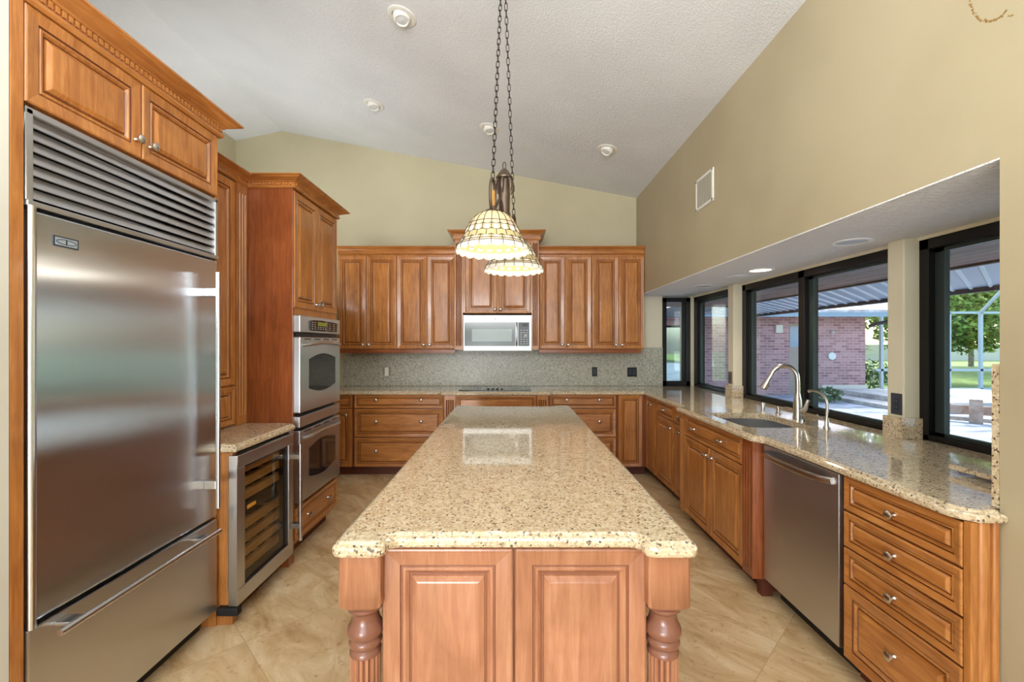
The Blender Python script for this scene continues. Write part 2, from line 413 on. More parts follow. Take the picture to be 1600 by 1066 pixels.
# ================================================================== ROOM SHELL
RX = 1.535          # right upper wall plane
WX = 2.24           # window plane
DB = 5.47           # back wall
def zc(x): return 3.24 + .19 * (RX - x) if x >= -2.83 else 4.07 - .21 * (-2.83 - x)
struct(MB().box(-3.6, 2.5, -4.6, 5.7, -.12, 0).build('floor', M_FLOOR))
mb = MB()
x0, x1, xr = -3.55, 2.5, -2.83
mb.add([(x0, -4.6, zc(x0)), (xr, -4.6, zc(xr)), (x1, -4.6, zc(x1)), (x0, 5.6, zc(x0)), (xr, 5.6, zc(xr)), (x1, 5.6, zc(x1)),
        (x0, -4.6, zc(x0) + .15), (xr, -4.6, zc(xr) + .15), (x1, -4.6, zc(x1) + .15), (x0, 5.6, zc(x0) + .15), (xr, 5.6, zc(xr) + .15), (x1, 5.6, zc(x1) + .15)],
       [(0, 1, 4, 3), (1, 2, 5, 4), (6, 9, 10, 7), (7, 10, 11, 8), (0, 6, 7, 1), (1, 7, 8, 2), (3, 4, 10, 9), (4, 5, 11, 10), (0, 3, 9, 6), (2, 8, 11, 5)])
struct(mb.build('ceiling', M_CEIL))
struct(MB().box(RX + .0005, 2.4, 1.397, DB, 2.03, 2.10).build('ceiling', M_SOF))
# back wall with the narrow window opening
WB0, WB1 = 1.856, 2.195
mb = MB()
mb.box(-3.5, RX, DB, DB + .14, 0, 2.03)
P = [(-3.5, 2.03), (2.4, 2.03), (2.4, zc(2.4) + .01), (-2.83, zc(-2.83) + .01), (-3.5, zc(-3.5) + .01)]
mb.fprism(lambda u, v, n: Vector((u, DB + n, v)), P, 0, .14)
struct(mb.build('wall_back', M_BACK))
mb = MB()
for a, b, z0, z1 in ((RX, WB0, 0, 2.03), (WB0, WB1, 0, .93), (WB1, 2.335, 0, 2.03)): mb.box(a, b, DB, DB + .12, z0, z1)
struct(mb.build('wall_bay_end', M_PALE))
struct(MB().prism([(-3.5, -4.6), (-3.4, -4.6), (-3.4, DB), (-3.5, DB)], 0, 3.95).build('wall_left', M_BACK))
# wall the refrigerator bank ends against
mb = MB(); mb.fprism(lambda u, v, n: Vector((u, v, n)), [(-1.72, -4.5), (-1.5, -4.5), (-1.5, 1.325), (-1.72, 1.325)], 0, 3.81)
struct(mb.build('wall_near', M_NEAR))
# right wall: upper part over the bay + full height near part
mb = MB(); mb.box(RX, RX + .15, 1.397, DB, 2.036, 3.245)
mb.box(RX, 2.4, -4.6, 1.397, 0, 3.23)
struct(mb.build('wall_right', M_RIGHT))
mb = MB(); mb.box(WX, 2.335, 1.397, DB, 0, .925)
mb.box(WX + .0, 2.335, 1.397, DB, 2.015, 2.03)
mb.box(WX + .0, 2.335, 5.445, DB, .925, 2.02)
for a, b in ((4.307, 4.42), (2.436, 2.544)): mb.box(WX - .09, 2.335, a, b, .93, 2.03)
struct(mb.build('wall_bay', M_PALE, bevel=.008))
mb = MB(); mb.box(WX - .015, WX + .01, 1.40, 2.436, 2.012, 2.032); mb.box(WX - .015, WX + .01, 2.544, 4.307, 2.012, 2.032); mb.box(WX - .015, WX + .01, 4.42, 5.46, 2.012, 2.032)
struct(mb.build('trim_1', M_PALE))
# rear wall with a wide glazed opening
mb = MB()
mb.box(-3.5, -1.4, -4.6, -4.45, 0, 3.8); mb.box(1.4, 2.4, -4.6, -4.45, 0, 3.2); mb.box(-1.4, 1.4, -4.6, -4.45, 2.2, 3.25)
mb.fprism(Fy(-4.45), [(-3.5, 3.2), (2.4, 3.08), (-2.83, 4.06), (-3.5, 3.92)], -.0, .15)
struct(mb.build('wall_rear', M_RIGHT))
# stained plaster on the right wall
STN = mat('water_stain', (140, 108, 50), .8)
mb = MB(); pts = [(1.493, 2.61), (1.483, 2.57), (1.468, 2.534), (1.45, 2.505), (1.429, 2.489), (1.41, 2.478), (1.392, 2.476), (1.378, 2.486)]
rr = random.Random(3)
for (ya, za), (yb, zb) in zip(pts[:-1], pts[1:]):
    for q in range(7):
        y = ya + (yb - ya) * q / 7 + rr.uniform(-.003, .003); z = za + (zb - za) * q / 7 + rr.uniform(-.003, .003); r = rr.uniform(.0012, .0045)
        mb.lathe((RX - .0003, y, z), [(r, 0), (r * .5, .0008)], (-1, 0, 0), 7)
for y, z in ((1.372, 2.462), (1.366, 2.458), (1.361, 2.456)): mb.lathe((RX - .0003, y, z), [(.003, 0), (.0015, .0008)], (-1, 0, 0), 7)
tag(mb.build('wall_stain', STN, org=(RX, 1.43, 2.49)), 'thin curved brown water stain high on the right wall', 'stain')

# ------------------------------------------------------------------ windows
def win_side(n, y0, y1, z0, z1, mull=None, sash=True):
    o = MB(); x = WX; t = .055
    o.box(x - .005, x + .105, y0, y1, z0, z0 + .03); o.box(x - .005, x + .105, y0, y1, z1 - t, z1)
    o.box(x - .005, x + .105, y0, y0 + t, z0, z1); o.box(x - .005, x + .105, y1 - t, y1, z0, z1)
    if mull: o.box(x - .005, x + .105, mull - .035, mull + .035, z0, z1)
    f = struct(o.build('window_%d' % n, BRZ, org=(x, y0, z0), bevel=.003))
    segs = [(y0 + t, (mull - .035) if mull else y1 - t)] + ([(mull + .035, y1 - t)] if mull else [])
    for k, (a, b) in enumerate(segs):
        if sash:
            s_ = MB(); q = .03
            s_.box(x + .03, x + .06, a, b, z0 + .03, z0 + .045); s_.box(x + .03, x + .06, a, b, z1 - t - .02, z1 - t)
            s_.box(x + .03, x + .06, a, a + .02, z0 + .03, z1 - t); s_.box(x + .03, x + .06, b - .05, b, z0 + .03, z1 - t)
            s_.build('sash', SASH, f)
        MB().box(x + .042, x + .048, a + .01, b - .01, z0 + .035, z1 - t - .01).build('pane', GLS, f)
    return f
win_side(1, 1.40, 2.436, .93, 2.012)
win_side(2, 2.544, 4.307, .93, 2.012, 3.43)
win_side(3, 4.42, 5.445, .93, 2.012)
mb = MB(); x0, x1, z0, z1 = WB0, WB1, .93, 2.012
mb.box(x0, x0 + .05, DB - .01, DB + .06, z0, z1); mb.box(x1 - .05, x1, DB - .01, DB + .06, z0, z1); mb.box(x0, x1, DB - .01, DB + .06, z0, z0 + .06); mb.box(x0, x1, DB - .01, DB + .06, z1 - .05, z1)
mb.box(x1 - .10, x1 - .05, DB + .01, DB + .06, z0 + .06, z1 - .05)
f = struct(mb.build('window_4', BRZ, org=(x0, DB, z0), bevel=.003))
MB().box(x0 + .045, x1 - .09, DB + .035, DB + .041, z0 + .05, z1 - .045).build('pane', GLS, f)

# ================================================================== FLOOR CABINETS, BACK RUN
ZT = .89; ZK = .10
def kick(mb_parent, pts): pass
def base_back(name, x0, x1, label, rows=None, door=False, yf=4.861, wk='c', horiz='x'):
    t = thing(name, ((x0 + x1) / 2, yf + .3, 0), label, 'cabinet')
    F = Fy(yf)
    MB().box(x0, x1, yf, DB - .005, ZK, ZT).build('body', W['d', None], t, bevel=.002)
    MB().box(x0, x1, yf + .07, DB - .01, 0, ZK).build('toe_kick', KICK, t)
    return t, F
t, F = base_back('base_cabinet', -2.30, -1.735, 'low wood base cabinet with door and drawer just beyond the wall ovens')
front('drawer', F, -2.28, -1.745, .745, .885, t, knobs=[(-2.0, .815)], hx='x')
front('door', F, -2.28, -1.745, .105, .735, t, knobs=[(-1.80, .67)])
t, F = base_back('drawer_cabinet', -1.73, -.735, 'wide three-drawer wood base cabinet left of the cooktop, below the white outlet')
for z0, z1 in ((.745, .887), (.43, .735), (.105, .42)):
    front('drawer', F, -1.715, -.745, z0, z1, t, knobs=[(-1.475, (z0 + z1) / 2 + .02), (-.985, (z0 + z1) / 2 + .02)], hx='x', s=.5 if z1 > .8 else .8)
# cooktop base, stepped forward
t = thing('cooktop_cabinet', (-.18, 4.95, 0), 'wood base cabinet under the cooktop with fluted pilasters, standing forward of its neighbours', 'cabinet')
MB().box(-.735, .40, 4.825, DB - .005, ZK, ZT).build('body', W['d', None], t, bevel=.002)
MB().box(-.72, .385, 4.90, DB - .01, 0, ZK).build('toe_kick', KICK, t)
F = Fy(4.825)
front('drawer', F, -.60, .265, .72, .885, t, hx='x', s=.55); front('door', F, -.60, -.17, .105, .71, t); front('door', F, -.165, .265, .105, .71, t)
pilaster(F, -.728, -.61, ZK, ZT, .022, t, cap=.05); pilaster(F, .275, .393, ZK, ZT, .022, t, cap=.05)
t, F = base_back('drawer_cabinet', .405, 1.15, 'three-drawer wood base cabinet right of the cooktop behind the island corner')
for z0, z1 in ((.745, .887), (.43, .735), (.105, .42)):
    front('drawer', F, .415, 1.14, z0, z1, t, knobs=[(.60, (z0 + z1) / 2 + .02), (.955, (z0 + z1) / 2 + .02)], hx='x', s=.5 if z1 > .8 else .8)
t, F = base_back('base_cabinet', 1.153, 1.478, 'narrow single-door wood base cabinet in the far right inside corner')
front('door', F, 1.165, 1.425, .105, .887, t, s=.85)

# ================================================================== RIGHT RUN
def base_right(name, y0, y1, label, xf=1.48, depth=.6):
    t = thing(name, (xf + depth / 2, (y0 + y1) / 2, 0), label, 'cabinet')
    MB().box(xf, xf + depth, y0, y1, ZK, ZT).build('body', W['d', None], t, bevel=.002)
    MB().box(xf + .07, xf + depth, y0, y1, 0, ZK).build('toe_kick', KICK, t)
    return t, Fr(xf)
t, F = base_right('base_cabinet', 4.51, 4.858, 'slim full-height-door wood base cabinet next to the inside corner, one knob on top')
front('door', F, 4.53, 4.845, .105, .887, t, knobs=[(4.66, .81)], s=.7)
t, F = base_right('base_cabinet', 4.01, 4.505, 'wood base cabinet with drawer over door, between two narrower units beyond the sink')
front('drawer', F, 4.03, 4.49, .745, .887, t, knobs=[(4.27, .81)], hx='y', s=.5); front('door', F, 4.03, 4.49, .105, .735, t, knobs=[(4.09, .67)])
t, F = base_right('base_cabinet', 3.655, 4.005, 'narrow wood base cabinet with small drawer and door just beyond the sink cabinet')
front('drawer', F, 3.675, 3.99, .745, .887, t, knobs=[(3.84, .81)], hx='y', s=.5); front('door', F, 3.675, 3.99, .105, .735, t, knobs=[(3.87, .67)], s=.8)
xs = 1.406
t = thing('sink_cabinet', (1.7, 3.1, 0), 'two-door wood sink cabinet with long false drawer and worn pilaster, standing forward under the sink', 'cabinet')
mb = MB(); mb.box(xs, xs + .02, 2.545, 3.65, ZK, ZT); mb.box(xs + .02, 2.05, 2.545, 2.565, ZK, ZT); mb.box(xs + .02, 2.05, 3.63, 3.65, ZK, ZT); mb.box(2.03, 2.05, 2.565, 3.63, ZK, ZT); mb.box(xs + .02, 2.03, 2.565, 3.63, ZK, ZK + .02)
mb.build('body', W['d', None], t, bevel=.002)
mb = MB(); mb.box(xs + .07, 2.05, 2.60, 3.65, 0, ZK - .001); mb.box(xs + .03, xs + .09, 2.548, 2.60, 0, ZK - .001); mb.build('toe_kick', KICK, t)
F = Fr(xs)
front('drawer', F, 2.675, 3.565, .72, .885, t, knobs=[(2.94, .80), (3.37, .80)], hx='y', s=.6)
front('door', F, 2.675, 3.115, .105, .712, t, knobs=[(3.075, .655)]); front('door', F, 3.122, 3.565, .105, .712, t, knobs=[(3.165, .655)])
pilaster(F, 2.548, 2.662, ZK, ZT, .024, t, wk='d', cap=.05, nf=3); pilaster(F, 3.58, 3.648, ZK, ZT, .024, t, cap=.05, nf=3)

# dishwasher
t = thing('dishwasher', (1.75, 2.24, 0), 'stainless dishwasher with curved bar handle between the sink cabinet and the four-drawer cabinet', 'dishwasher')
MB().box(1.48, 2.05, 1.945, 2.535, .08, .88).build('body', BLK, t)
MB().box(1.435, 1.48, 1.95, 2.53, .115, .877).build('door', SSH, t, bevel=.004)
pts = [(1.434 - .055 * math.sin(PI * k / 16) ** .45, 1.985 + (2.50 - 1.985) * k / 16, .835) for k in range(17)]
mb = MB()
R = []
for x, y, z in pts: R.append([(x - .006, y, z - .014), (x + .006, y, z - .016), (x + .006, y, z + .016), (x - .006, y, z + .014), (x - .011, y, z)])
mb.rings(R); mb.build('handle', CHRM, t, smooth=True)
MB().box(1.53, 2.0, 1.955, 2.525, 0, .08).build('toe_kick', BLK, t)

# four drawer cabinet
t, F = base_right('drawer_cabinet', 1.41, 1.935, 'four-drawer wood base cabinet nearest the camera on the right, beside the dishwasher', xf=1.45, depth=.55)
for z0, z1 in ((.738, .882), (.582, .730), (.422, .574), (.105, .414)):
    front('drawer', F, 1.412, 1.915, z0, z1, t, knobs=[(1.66, (z0 + z1) / 2 + (.0 if z1 > .5 else .02))], hx='y', s=.62 if z1 > .5 else .95)
mb = MB()
mb.box(1.452, RX - .003, 1.399, 1.409, 0, ZT)
for cx, r in ((1.478, .020), (1.520, .0125)):
    mb.rings([[(cx + r * math.cos(a), 1.399 - r * .9 * math.sin(a), z) for a in [PI * k / 10 for k in range(11)]] for z in (0, ZT)], cap=True)
mb.build('end_column', W['c', None], t, smooth=True)
MB().box(1.432, 1.456, 1.385, 1.409, .0, ZT).build('corner_post', W['c', None], t, bevel=.003)

# ================================================================== COUNTERTOPS
outl = [(-2.30, 5.468, 0), (-2.30, 4.83, .0), (-.79, 4.83, .02), (-.76, 4.785, .02), (.425, 4.785, .02), (.455, 4.83, .02), (1.43, 4.83, .015), (1.43, 3.71, .03), (1.355, 3.67, .04),
        (1.355, 2.535, .05), (1.402, 2.47, .04), (1.402, 1.43, .06), (1.447, 1.372, .03), (RX - .003, 1.372, .0), (RX - .003, 1.402, 0), (2.238, 1.402, 0), (2.238, 2.434, 0), (2.146, 2.434, 0), (2.146, 2.546, 0), (2.238, 2.546, 0),
        (2.238, 4.305, 0), (2.146, 4.305, 0), (2.146, 4.422, 0), (2.238, 4.422, 0), (2.238, 5.468, 0)]
hole = [(p.x, p.y) for p in rnd_poly([(1.455, 2.74, .12), (1.885, 2.74, .05), (1.885, 3.33, .16), (1.455, 3.33, .07)], 7)]
P = rnd_poly(outl, 5)
# notched flush at the walls: clear insets only matter at free edges
slab(P, ZT, .93, NOSE, hole=hole).build('countertop', GR)
o = bpy.data.objects['countertop']; tag(o, 'long L-shaped beige granite countertop along the back wall and the window bay', 'countertop')
# sink
hole2 = rnd_poly([(1.445, 2.73, .12), (1.895, 2.73, .05), (1.895, 3.34, .16), (1.445, 3.34, .07)], 7)
def hl(d, z): return [Vector((p.x, p.y, z)) for p in offset_poly(hole2, d)]
t = thing('sink', (1.67, 3.03, .70), 'stainless undermount sink set in the granite counter under the window', 'sink')
MB().rings([hl(-.015, .888), hl(.0, .889), hl(.004, .80), hl(.012, .72), hl(.04, .70), hl(.17, .695)], cap=False).build('bowl', SS, t, smooth=True)
mb = MB(); L = hl(.17, .695); mb.add(L, [tuple(range(len(L)))]); mb.build('bowl_bottom', SS, t)
MB().lathe((1.68, 3.03, .6945), [(.045, 0), (.045, .003), (.03, .001), (.005, .001)], seg=20).build('drain', CHRM, t, smooth=True)

# backsplash
mb = MB(); mb.box(-2.07, WB0 - .002, DB - .02, DB - .001, .931, 1.40)
tag(mb.build('backsplash', GRS, bevel=.002), 'full-height speckled granite backsplash slab on the back wall under the wall cabinets', 'backsplash')
for (a, b, lab) in ((4.307, 4.42, 'small granite splash block wrapping the foot of the farther bay post'), (2.436, 2.544, 'small granite splash block wrapping the foot of the nearer bay post')):
    mb = MB(); mb.box(2.125, 2.149, a - .022, b, .931, 1.042); mb.box(2.149, 2.236, a - .022, a - .001, .931, 1.042)
    tag(mb.build('splash_block', GR, org=(2.13, a, .931)), lab, 'backsplash', 'granite splash blocks at the bay posts')
t = thing('side_splash', (1.6, 1.41, .931), 'tall granite side splash standing at the near end of the bay counter', 'backsplash')
MB().box(RX + .0005, 2.23, 1.399, 1.421, .931, 1.385).build('slab', GR, t)
MB().box(1.76, 2.0, 1.4215, 1.79, .948, .966).build('ledge', GR, t)

# wine-bar counter
slab(rnd_poly([(-2.15, 2.289, 0), (-1.494, 2.289, 0), (-1.494, 2.268, 0), (-1.408, 2.268, .0), (-1.408, 2.895, .03), (-1.44, 2.927, .02), (-2.15, 2.927, 0)]), ZT, .93, NOSE).build('countertop', GR)
tag([o for o in C.objects if o.name.startswith('countertop')][-1], 'short granite countertop over the wine cooler between refrigerator and ovens', 'countertop')

# cooktop
t = thing('cooktop', (-.18, 5.12, .93), 'flat black glass cooktop set in the counter below the microwave', 'cooktop')
MB().box(-.585, .215, 4.90, 5.36, .9305, .937).build('glass_top', DKG, t, bevel=.002)
RNG = mat('burner_ring_print', (120, 122, 124), .3)
for x, y, r in ((-.42, 5.02, .08), (-.42, 5.24, .06), (.05, 5.02, .06), (.05, 5.24, .08)):
    MB().lathe((x, y, .937), [(r, 0), (r, .0006), (r - .006, .0006), (r - .006, 0)], seg=28, cap=False).build('burner', RNG, t)
for k in range(4): MB().lathe((-.26 + .05 * k, 4.93, .937), [(.014, 0), (.014, .012), (.010, .016), (.002, .017)], seg=14).build('control_knob', BLK, t, smooth=True)

# ================================================================== WALL CABINETS
YU = 5.141
def crown_prof(z0, z1, out, back=-.03):
    h = z1 - z0
    return [(back, z0), (.004, z0), (.012, z0 + .10 * h), (.012, z0 + .22 * h), (.006, z0 + .25 * h), (.006, z0 + .50 * h), (.016, z0 + .54 * h), (.018, z0 + .60 * h),
            (out * .45, z0 + .68 * h), (out * .75, z0 + .80 * h), (out * .9, z0 + .90 * h), (out, z0 + .91 * h), (out, z1), (back, z1)]
def wall_cab(x0, x1, label, doors, z0=1.39, z1=2.48, yf=YU, kz=None):
    t = thing('wall_cabinet', ((x0 + x1) / 2, yf + .15, z0), label, 'cabinet', 'two-door wall cabinets on the back wall')
    MB().box(x0, x1, yf, DB - .022, z0 - .005, z1).build('body', W['c', None], t, bevel=.002)
    F = Fy(yf); m = (doors[0][1] + doors[1][0]) / 2
    for k, (a, b) in enumerate(doors):
        front('door', F, a, b, z0, z1 - .02, t, knobs=[((b - .03) if k == 0 else (a + .03), z0 + .045)])
    return t
def X(px, d): return (px - 799.5) * d / 694
d = 5.12
wall_cab(-2.01, -1.330, 'two-door wood wall cabinet at the far left, beside the ovens', [(X(529, d), X(571.5, d)), (X(572.5, d), X(618.5, d))])
wall_cab(-1.328, -.648, 'two-door wood wall cabinet just left of the microwave cabinet', [(X(620, d), X(666, d)), (X(667.5, d), X(711, d))])
wall_cab(.310, .926, 'two-door wood wall cabinet just right of the microwave cabinet', [(X(842.5, d), X(882.5, d)), (X(883.6, d), X(924, d))])
wall_cab(.928, 1.533, 'two-door wood wall cabinet at the far right, against the wall corner', [(X(926.5, d), X(966.5, d)), (X(968, d), X(1006.5, d))])
for (a, b, lab) in ((-2.01, -.650, 'flat wood crown moulding over the left wall cabinets'), (.312, 1.533, 'flat wood crown moulding over the right wall cabinets')):
    mb = MB(); mb.sweep([(a, YU), (b, YU)], crown_prof(2.482, 2.570, .055))
    tag(mb.build('crown_moulding', [W['c', 'x']], bevel=0), lab, 'moulding', 'crown mouldings of the back run')
for (a, b, lab) in ((-2.01, -.650, 'wood light rail under the left wall cabinets'), (.312, 1.50, 'wood light rail under the right wall cabinets')):
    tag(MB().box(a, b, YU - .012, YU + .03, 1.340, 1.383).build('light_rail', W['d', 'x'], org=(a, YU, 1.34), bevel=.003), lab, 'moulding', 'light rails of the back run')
# microwave cabinet
t = thing('microwave_cabinet', (-.18, 5.2, 1.8), 'taller two-door wood cabinet above the microwave with fluted pilasters and high crown', 'cabinet')
yc = 5.03
mb = MB(); mb.box(-.646, .308, yc, DB - .003, 1.80, 2.655); mb.box(-.646, -.556, yc, DB - .022, 1.38, 1.80); mb.box(.236, .308, yc, DB - .022, 1.38, 1.80)
mb.build('body', W['c', None], t, bevel=.002)
F = Fy(yc); d = 5.01
front('door', F, X(727, d), X(777, d), 1.79, 2.60, t, knobs=[(X(773.5, d), 1.835)]); front('door', F, X(778.5, d), X(829, d), 1.79, 2.60, t, knobs=[(X(782, d), 1.835)])
pilaster(F, -.644, -.552, 1.38, 2.63, .014, t, cap=.045); pilaster(F, .226, .306, 1.38, 2.63, .014, t, cap=.045)
mb = MB(); mb.sweep([(-.655, DB - .004), (-.655, yc - .012), (.317, yc - .012), (.317, DB - .004)], crown_prof(2.62, 2.725, .065)); mb.build('crown', W['c', 'x'], t)
# microwave
t = thing('microwave', (-.16, 5.1, 1.37), 'stainless over-the-range microwave with grey glass door and keypad', 'microwave')
a, b = X(723.5, 4.99), X(831, 4.99); z0, z1 = 1.365, 1.772; ym = 5.02
MB().box(a, b, ym, 5.44, z0, z1).build('body', BLK, t)
F = Fy(ym); k = (b - a) / 107.5
def mx(p): return a + (p - 23.5) * k
def mz(p): return z1 - (p - 12) * (z1 - z0) / 56
MB().fbox(F, a, b, z0, z1, 0, .03).build('face', SSX, t, bevel=.004)
MB().fbox(F, mx(26), mx(105), mz(60), mz(23.5), .03, .034).build('door_glass', GRYG, t, bevel=.002)
MB().fbox(F, mx(37.5), mx(99.7), mz(53), mz(34), .034, .0355).build('mesh_window', GRYL, t)
MB().fbox(F, mx(110), mx(127), mz(60), mz(23.5), .03, .034).build('keypad', mat('slate_keypad', (62, 70, 82), .3), t)
mb = MB(); mb.fbox(F, mx(116), mx(125), mz(30), mz(25.5), .034, .0345); mb.build('display', BLK, t)
mb = MB()
for r in range(7):
    for c_ in range(3):
        if r == 2 and c_ == 1: continue
        mb.fbox(F, mx(113 + c_ * 4.6), mx(115.6 + c_ * 4.6), mz(36.4 + r * 3.5), mz(35.2 + r * 3.5), .034, .0346)
mb.lathe(F(mx(121), mz(43.8), .034), [(.016, 0), (.016, .004), (.012, .006), (.002, .006)], (0, -1, 0), 16)
mb.build('buttons', PRNT, t)
pts = [F(mx(107.3), mz(59.5 - 35.5 * q / 10), .034 + .03 * math.sin(PI * q / 10) ** .5) for q in range(11)]
MB().tube(pts, .011, 10).build('handle', CHRM, t, smooth=True)
mb = MB(); mb.tube([F(mx(73.5) + .011 * math.cos(q * PI / 8), mz(18.3) + .011 * math.sin(q * PI / 8), .031) for q in range(16)], .0016, 5, True)
mb.tube([F(mx(73.5) - .006, mz(18.3), .031), F(mx(73.5), mz(18.3) + .005, .031), F(mx(73.5) + .006, mz(18.3) - .003, .031)], .0013, 5); mb.build('emblem', mat('grey_emblem', (110, 112, 114), .4), t)

# ================================================================== LEFT BANK
XF = -1.50
# refrigerator
t = thing('refrigerator', (-1.8, 1.82, 0), 'tall built-in stainless refrigerator with louvred grille and bottom freezer drawer', 'refrigerator')
y0, y1 = 1.372, 2.268
MB().box(-2.13, -1.545, y0, y1, .09, 2.18).build('body', BLK, t)
MB().box(-2.10, -1.58, y0 + .02, y1 - .02, 0, .09).build('toe_kick', BLK, t)
F = Fl(-1.545)
M_ST = steel('fridge_steel', (214, 222, 232), .20, an=.95)
MB().fbox(F, y0 + .004, y1 - .004, .575, 1.868, 0, .045).build('door', M_ST, t, bevel=.006)
MB().fbox(F, y0 + .004, y1 - .004, .095, .558, 0, .045).build('freezer_drawer', SS, t, bevel=.006)
MB().lathe((-1.497, y0 + .012, .56), [(.012, 0), (.012, 1.32)], seg=12).build('hinge_rail', CHRM, t, smooth=True)
mb = MB(); mb.fbox(F, y0, y0 + .022, 1.895, 2.183, 0, .045); mb.fbox(F, y1 - .018, y1, 1.895, 2.183, 0, .045); mb.fbox(F, y0, y1, 1.878, 1.897, 0, .05); mb.fbox(F, y0, y1, 2.165, 2.183, 0, .045)
mb.build('grille_frame', SSH, t, bevel=.003)
mb = MB()
for k in range(7):
    zz = 1.905 + k * .0375
    mb.add([F(y0 + .02, zz, .042), F(y1 - .016, zz, .042), F(y1 - .016, zz + .034, .028), F(y0 + .02, zz + .034, .028), F(y0 + .02, zz - .001, .036), F(y1 - .016, zz - .001, .036), F(y1 - .016, zz + .033, .022), F(y0 + .02, zz + .033, .022)],
           [(0, 1, 2, 3), (7, 6, 5, 4), (0, 4, 5, 1), (3, 2, 6, 7), (0, 3, 7, 4), (1, 5, 6, 2)])
mb.build('louvres', SSH, t)
mb = MB(); mb.fbox(F, 2.158, 2.174, .645, 1.80, .104, .122); mb.build('door_handle', CHRM, t, bevel=.004)
for zz in (.76, 1.70): MB().fbox(F, 2.16, 2.20, zz - .02, zz + .02, .045, .105).build('handle_bracket', CHRM, t, bevel=.003)
mb = MB(); mb.tube([F(1.405, .533, .115), F(2.175, .533, .115)], .012, 12); mb.build('drawer_handle', CHRM, t, smooth=True)
for yy in (1.47, 2.09): MB().fbox(F, yy - .02, yy + .03, .527, .539, .045, .11).build('drawer_handle_bracket', CHRM, t, bevel=.003)
# emblem: framed plate with a lens-shaped outline and centre bar
d0 = 1.455; u0, u1, v0, v1 = 1.452, 1.535, 1.772, 1.806
mb = MB(); mb.fbox(F, u0, u1, v0, v1, .045, .048, 1); mb.fbox(F, u0 + .004, u1 - .004, v0 + .004, v1 - .004, .048, .0485, 0)
uc, vc = (u0 + u1) / 2, (v0 + v1) / 2
mb.tube([F(uc + .033 * math.cos(q * PI / 12), vc + .008 * math.sin(q * PI / 12), .049) for q in range(24)], .0011, 5, True, 1); mb.fbox(F, uc - .002, uc + .002, vc - .008, vc + .008, .0485, .0495, 1)
mb.build('emblem_plate', [mat('silver_plate', (190, 205, 220), .3, metal=.6), mat('navy_enamel', (34, 44, 58), .4)], t)

# tall surround + cabinet over the refrigerator
t = thing('refrigerator_cabinet', (-1.8, 1.82, 2.19), 'two-door wood cabinet over the refrigerator with dentil crown and tall end panels', 'cabinet')
mb = MB(); mb.box(-2.15, XF, 1.328, 1.366, 0, 2.51); mb.box(-2.15, -1.515, 2.272, 2.284, 0, 2.51); mb.build('end_panel', W['c', None], t, bevel=.002)
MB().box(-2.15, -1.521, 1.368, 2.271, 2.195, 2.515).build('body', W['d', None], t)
F = Fl(-1.52)
front('door', F, 1.370, 1.80, 2.20, 2.505, t, knobs=[(1.772, 2.265)], s=.95); front('door', F, 1.806, 2.268, 2.20, 2.505, t, knobs=[(1.842, 2.265)], s=.95)
pr = crown_prof(2.507, 2.60, .075, -.02)
mb = MB().sweep([(-1.499, 1.328), (-1.499, 2.286), (-1.66, 2.286)], pr)
mb.build('crown', W['c', 'y'], t)
def dentils(path, z0, z1, out, pitch, t, wd=.55):
    mb = MB()
    for (ax, ay), (bx, by) in zip(path[:-1], path[1:]):
        A = Vector((ax, ay, 0)); B = Vector((bx, by, 0)); L = (B - A).length; dd = (B - A) / L; nn = Vector((dd.y, -dd.x, 0)); n = int(L / pitch)
        for k in range(n):
            p = A + dd * (pitch * (k + .5)); q = p + dd * pitch * wd
            c = [p, q, q + nn * out, p + nn * out]
            mb.prism([(v.x, v.y) for v in c], z0, z1)
    return mb.build('dentils', W['c', 'y'], t)
h = 2.60 - 2.507
dentils([(-1.499, 1.328), (-1.499, 2.286)], 2.507 + .27 * h, 2.507 + .50 * h, .014, .022, t)

# hutch panel over the wine-bar counter
t = thing('tall_wall_cabinet', (-1.95, 2.6, .93), 'tall wood cabinet with fluted pilaster standing on the wine-bar counter beside the refrigerator', 'cabinet')
MB().box(-2.14, -1.762, 2.289, 2.926, .932, 2.474).build('body', W['c', None], t, bevel=.002)
F = Fl(-1.762)
front('door', F, 2.30, 2.80, 1.19, 2.465, t); front('panel', F, 2.30, 2.80, .945, 1.18, t, s=.75)
pilaster(F, 2.81, 2.922, .932, 2.48, .022, t, cap=.06, nf=3)
mb = MB().sweep([(-1.74, 2.289), (-1.74, 2.926)], crown_prof(2.475, 2.545, .065, -.02)); mb.build('crown', W['c', 'y'], t)
dentils([(-1.74, 2.292), (-1.74, 2.84)], 2.494, 2.51, .012, .02, t)

# pilasters flanking the wine cooler
t = thing('wine_cooler_surround', (-1.8, 2.6, 0), 'wood end frames either side of the wine cooler, fluted on the refrigerator side', 'cabinet')
F = Fl(-1.475)
MB().box(-2.13, -1.475, 2.287, 2.315, 0, ZT).build('side_panel', W['c', None], t, bevel=.002)
MB().box(-1.54, -1.438, 2.286, 2.325, 0, ZT).build('stile', W['c', None], t, bevel=.004)
MB().box(-2.13, -1.445, 2.875, 2.927, 0, ZT).build('side_panel', W['d', None], t, bevel=.002)
MB().box(-2.13, -1.50, 2.327, 2.873, 0, .08).build('toe_kick', KICK, t)

